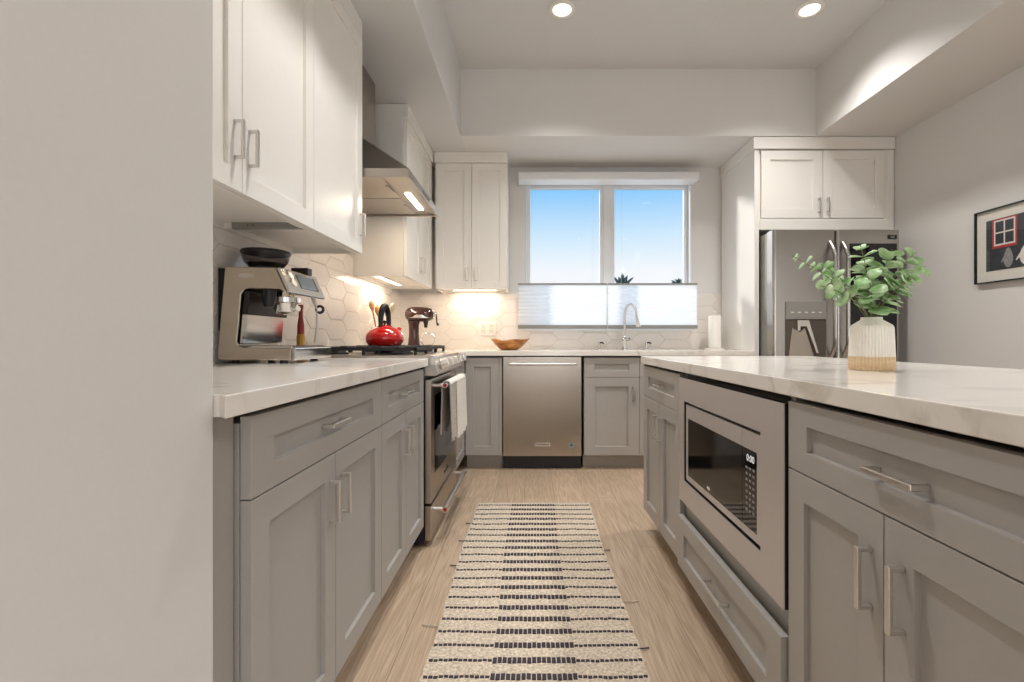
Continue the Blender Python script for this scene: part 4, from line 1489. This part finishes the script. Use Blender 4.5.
# (tip dx px, tip dy px above neck, depth offset m, leaf scale, bare fraction)
STEMS = [(-76, 64, 0.02, 0.75, .55), (-62, 52, -0.05, .7, .6), (-66, 30, -0.07, 1.0, .5), (-38, 44, 0.04, 1.0, .4), (-16, 72, -0.02, 1.15, .18), (4, 60, 0.05, 1.1, .2), (-4, 70, -0.05, 1.15, .15),
         (26, 70, 0.02, 1.15, .2), (14, 58, -0.06, 1.15, .15), (36, 64, -0.03, 1.05, .25), (54, 52, 0.0, 0.85, .5), (-24, 40, -0.08, 1.2, .1), (18, 36, -0.08, 1.2, .1), (2, 40, -0.09, 1.2, .1), (30, 40, -0.05, 1.15, .15), (-30, 24, -0.09, 1.1, .2)]
STEMS = [q for k, q in enumerate(STEMS) if k not in (6, 8, 13, 15)]
for si, (dx, dy, dd, ls, bare) in enumerate(STEMS):
    tip = Vector((dx * MPP, dd, 0.105 + dy * MPP))
    b0 = Vector((rn.uniform(-.012, .012), rn.uniform(-.012, .012), 0.0))
    neck = Vector((0.010 * (1 if dx > 0 else -1) * min(1, abs(dx) / 40), rn.uniform(-.008, .008), 0.105))
    mid = neck.lerp(tip, 0.5) + Vector((-0.18 * (tip.x), 0, 0.02))
    path = []
    for k in range(13):
        f = k / 12
        if f < 0.3:
            path.append(b0.lerp(neck, f / 0.3))
        else:
            g = (f - 0.3) / 0.7
            path.append(neck * (1 - g) ** 2 + mid * 2 * g * (1 - g) + tip * g * g)
    st = MB().tube(path, [0.0022 - 0.0012 * k / 12 for k in range(13)], 6).build('stem', 'stem', t, smooth=True)
    lm = MB()
    npair = 7 if bare < .45 else 5
    if dd < -0.06:
        npair = 4
    for k in range(npair):
        g = bare + (1 - bare) * (k + 0.4) / npair
        p = neck * (1 - g) ** 2 + mid * 2 * g * (1 - g) + tip * g * g
        tan = ((mid - neck) * (1 - g) + (tip - mid) * g).normalized()
        side = tan.orthogonal().normalized()
        side = Matrix.Rotation(k * PI / 2 + si * 0.8 + rn.uniform(-.3, .3), 3, tan) @ side
        R_ = (0.0205 - 0.006 * k / npair) * ls * rn.uniform(.85, 1.15)
        for sg in (-1, 1):
            out = (side * sg + tan * rn.uniform(.0, .28)).normalized()
            nrm = (tan - out * tan.dot(out)).normalized()
            wid = nrm.cross(out)
            cup = rn.uniform(.1, .3)
            cvs = []
            c0 = lm.bm.verts.new(p + out * R_ * 1.05)
            for q in range(12):
                a = 2 * PI * q / 12
                o_ = out * (R_ * 1.05 - R_ * math.cos(a) * 1.0) + wid * R_ * 0.92 * math.sin(a) + nrm * cup * R_ * (1 - 0.5 * math.cos(a)) * abs(math.sin(a)) ** 1.5
                cvs.append(lm.bm.verts.new(p + o_))
            for q in range(12):
                lm._face([c0, cvs[q], cvs[(q + 1) % 12]])
    lo = lm.build('leaves', 'leaf', st, smooth=True, sharp=80)
    sm = lo.modifiers.new('thickness', 'SOLIDIFY')
    sm.thickness = 0.0006

# ================================================================== framed print on the wall
PX = RW - 0.022
t = thing('framed_print', 'black framed print of a red window with pale birds on the side wall', 'picture', (RW - 0.002, 2.905, 1.337), RIGHT)
PW, PH = 0.56, 0.44
fr = MB()
fr.box(0, PW, -0.022, 0, 0, 0.007).box(0, PW, -0.022, 0, PH - 0.007, PH).box(0, 0.007, -0.022, 0, 0.007, PH - 0.007).box(PW - 0.007, PW, -0.022, 0, 0.007, PH - 0.007)
fr.build('frame', 'black', t)
MB().box(0.007, PW - 0.007, -0.008, -0.001, 0.007, PH - 0.007).build('mat_board', 'mat_board', t)
art = MB().box(0.066, PW - 0.066, -0.010, -0.008, 0.070, PH - 0.066).build('print', 'artdark', t)
pr = MB()
pr.mi = 0
pr.box(0.104, 0.248, -0.0112, -0.010, 0.200, 0.371)
pr.mi = 1
pr.box(0.116, 0.238, -0.0118, -0.0112, 0.214, 0.364)
pr.mi = 2
for a in (0.125, 0.182):
    for b in (0.224, 0.294):
        pr.box(a, a + 0.048, -0.0124, -0.0118, b, b + 0.061)
pr.build('printed_window', ['artred', 'artwhite', 'artdark'], art)
def bird(cx, w, h, m):
    mb = MB()
    pts = []
    for k in range(20):
        a = 2 * PI * k / 20
        q = math.sin(a)
        pts.append((cx + w * math.cos(a) * (1 - 0.35 * max(0, q)), 0.078 + h / 2 + h / 2 * q))
    mb.prism(pts, 'y', -0.0108, -0.010)
    mb.prism([(cx - w * .9, 0.078 + h * .62), (cx - w * 1.5, 0.078 + h * .32), (cx - w * 1.4, 0.078 + h * .28), (cx - w * .7, 0.078 + h * .5)], 'y', -0.0106, -0.010)
    mb.build('printed_bird', m, art)
bird(0.198, 0.028, 0.115, 'artgrey')
bird(0.30, 0.04, 0.12, 'artwhite')
MB().box(0.068, 0.086, -0.0106, -0.010, 0.075, 0.20).build('printed_post', 'artgreen', art)
MB().box(0.007, PW - 0.007, -0.0165, -0.0145, 0.007, PH - 0.007).build('glazing', 'glass', t)
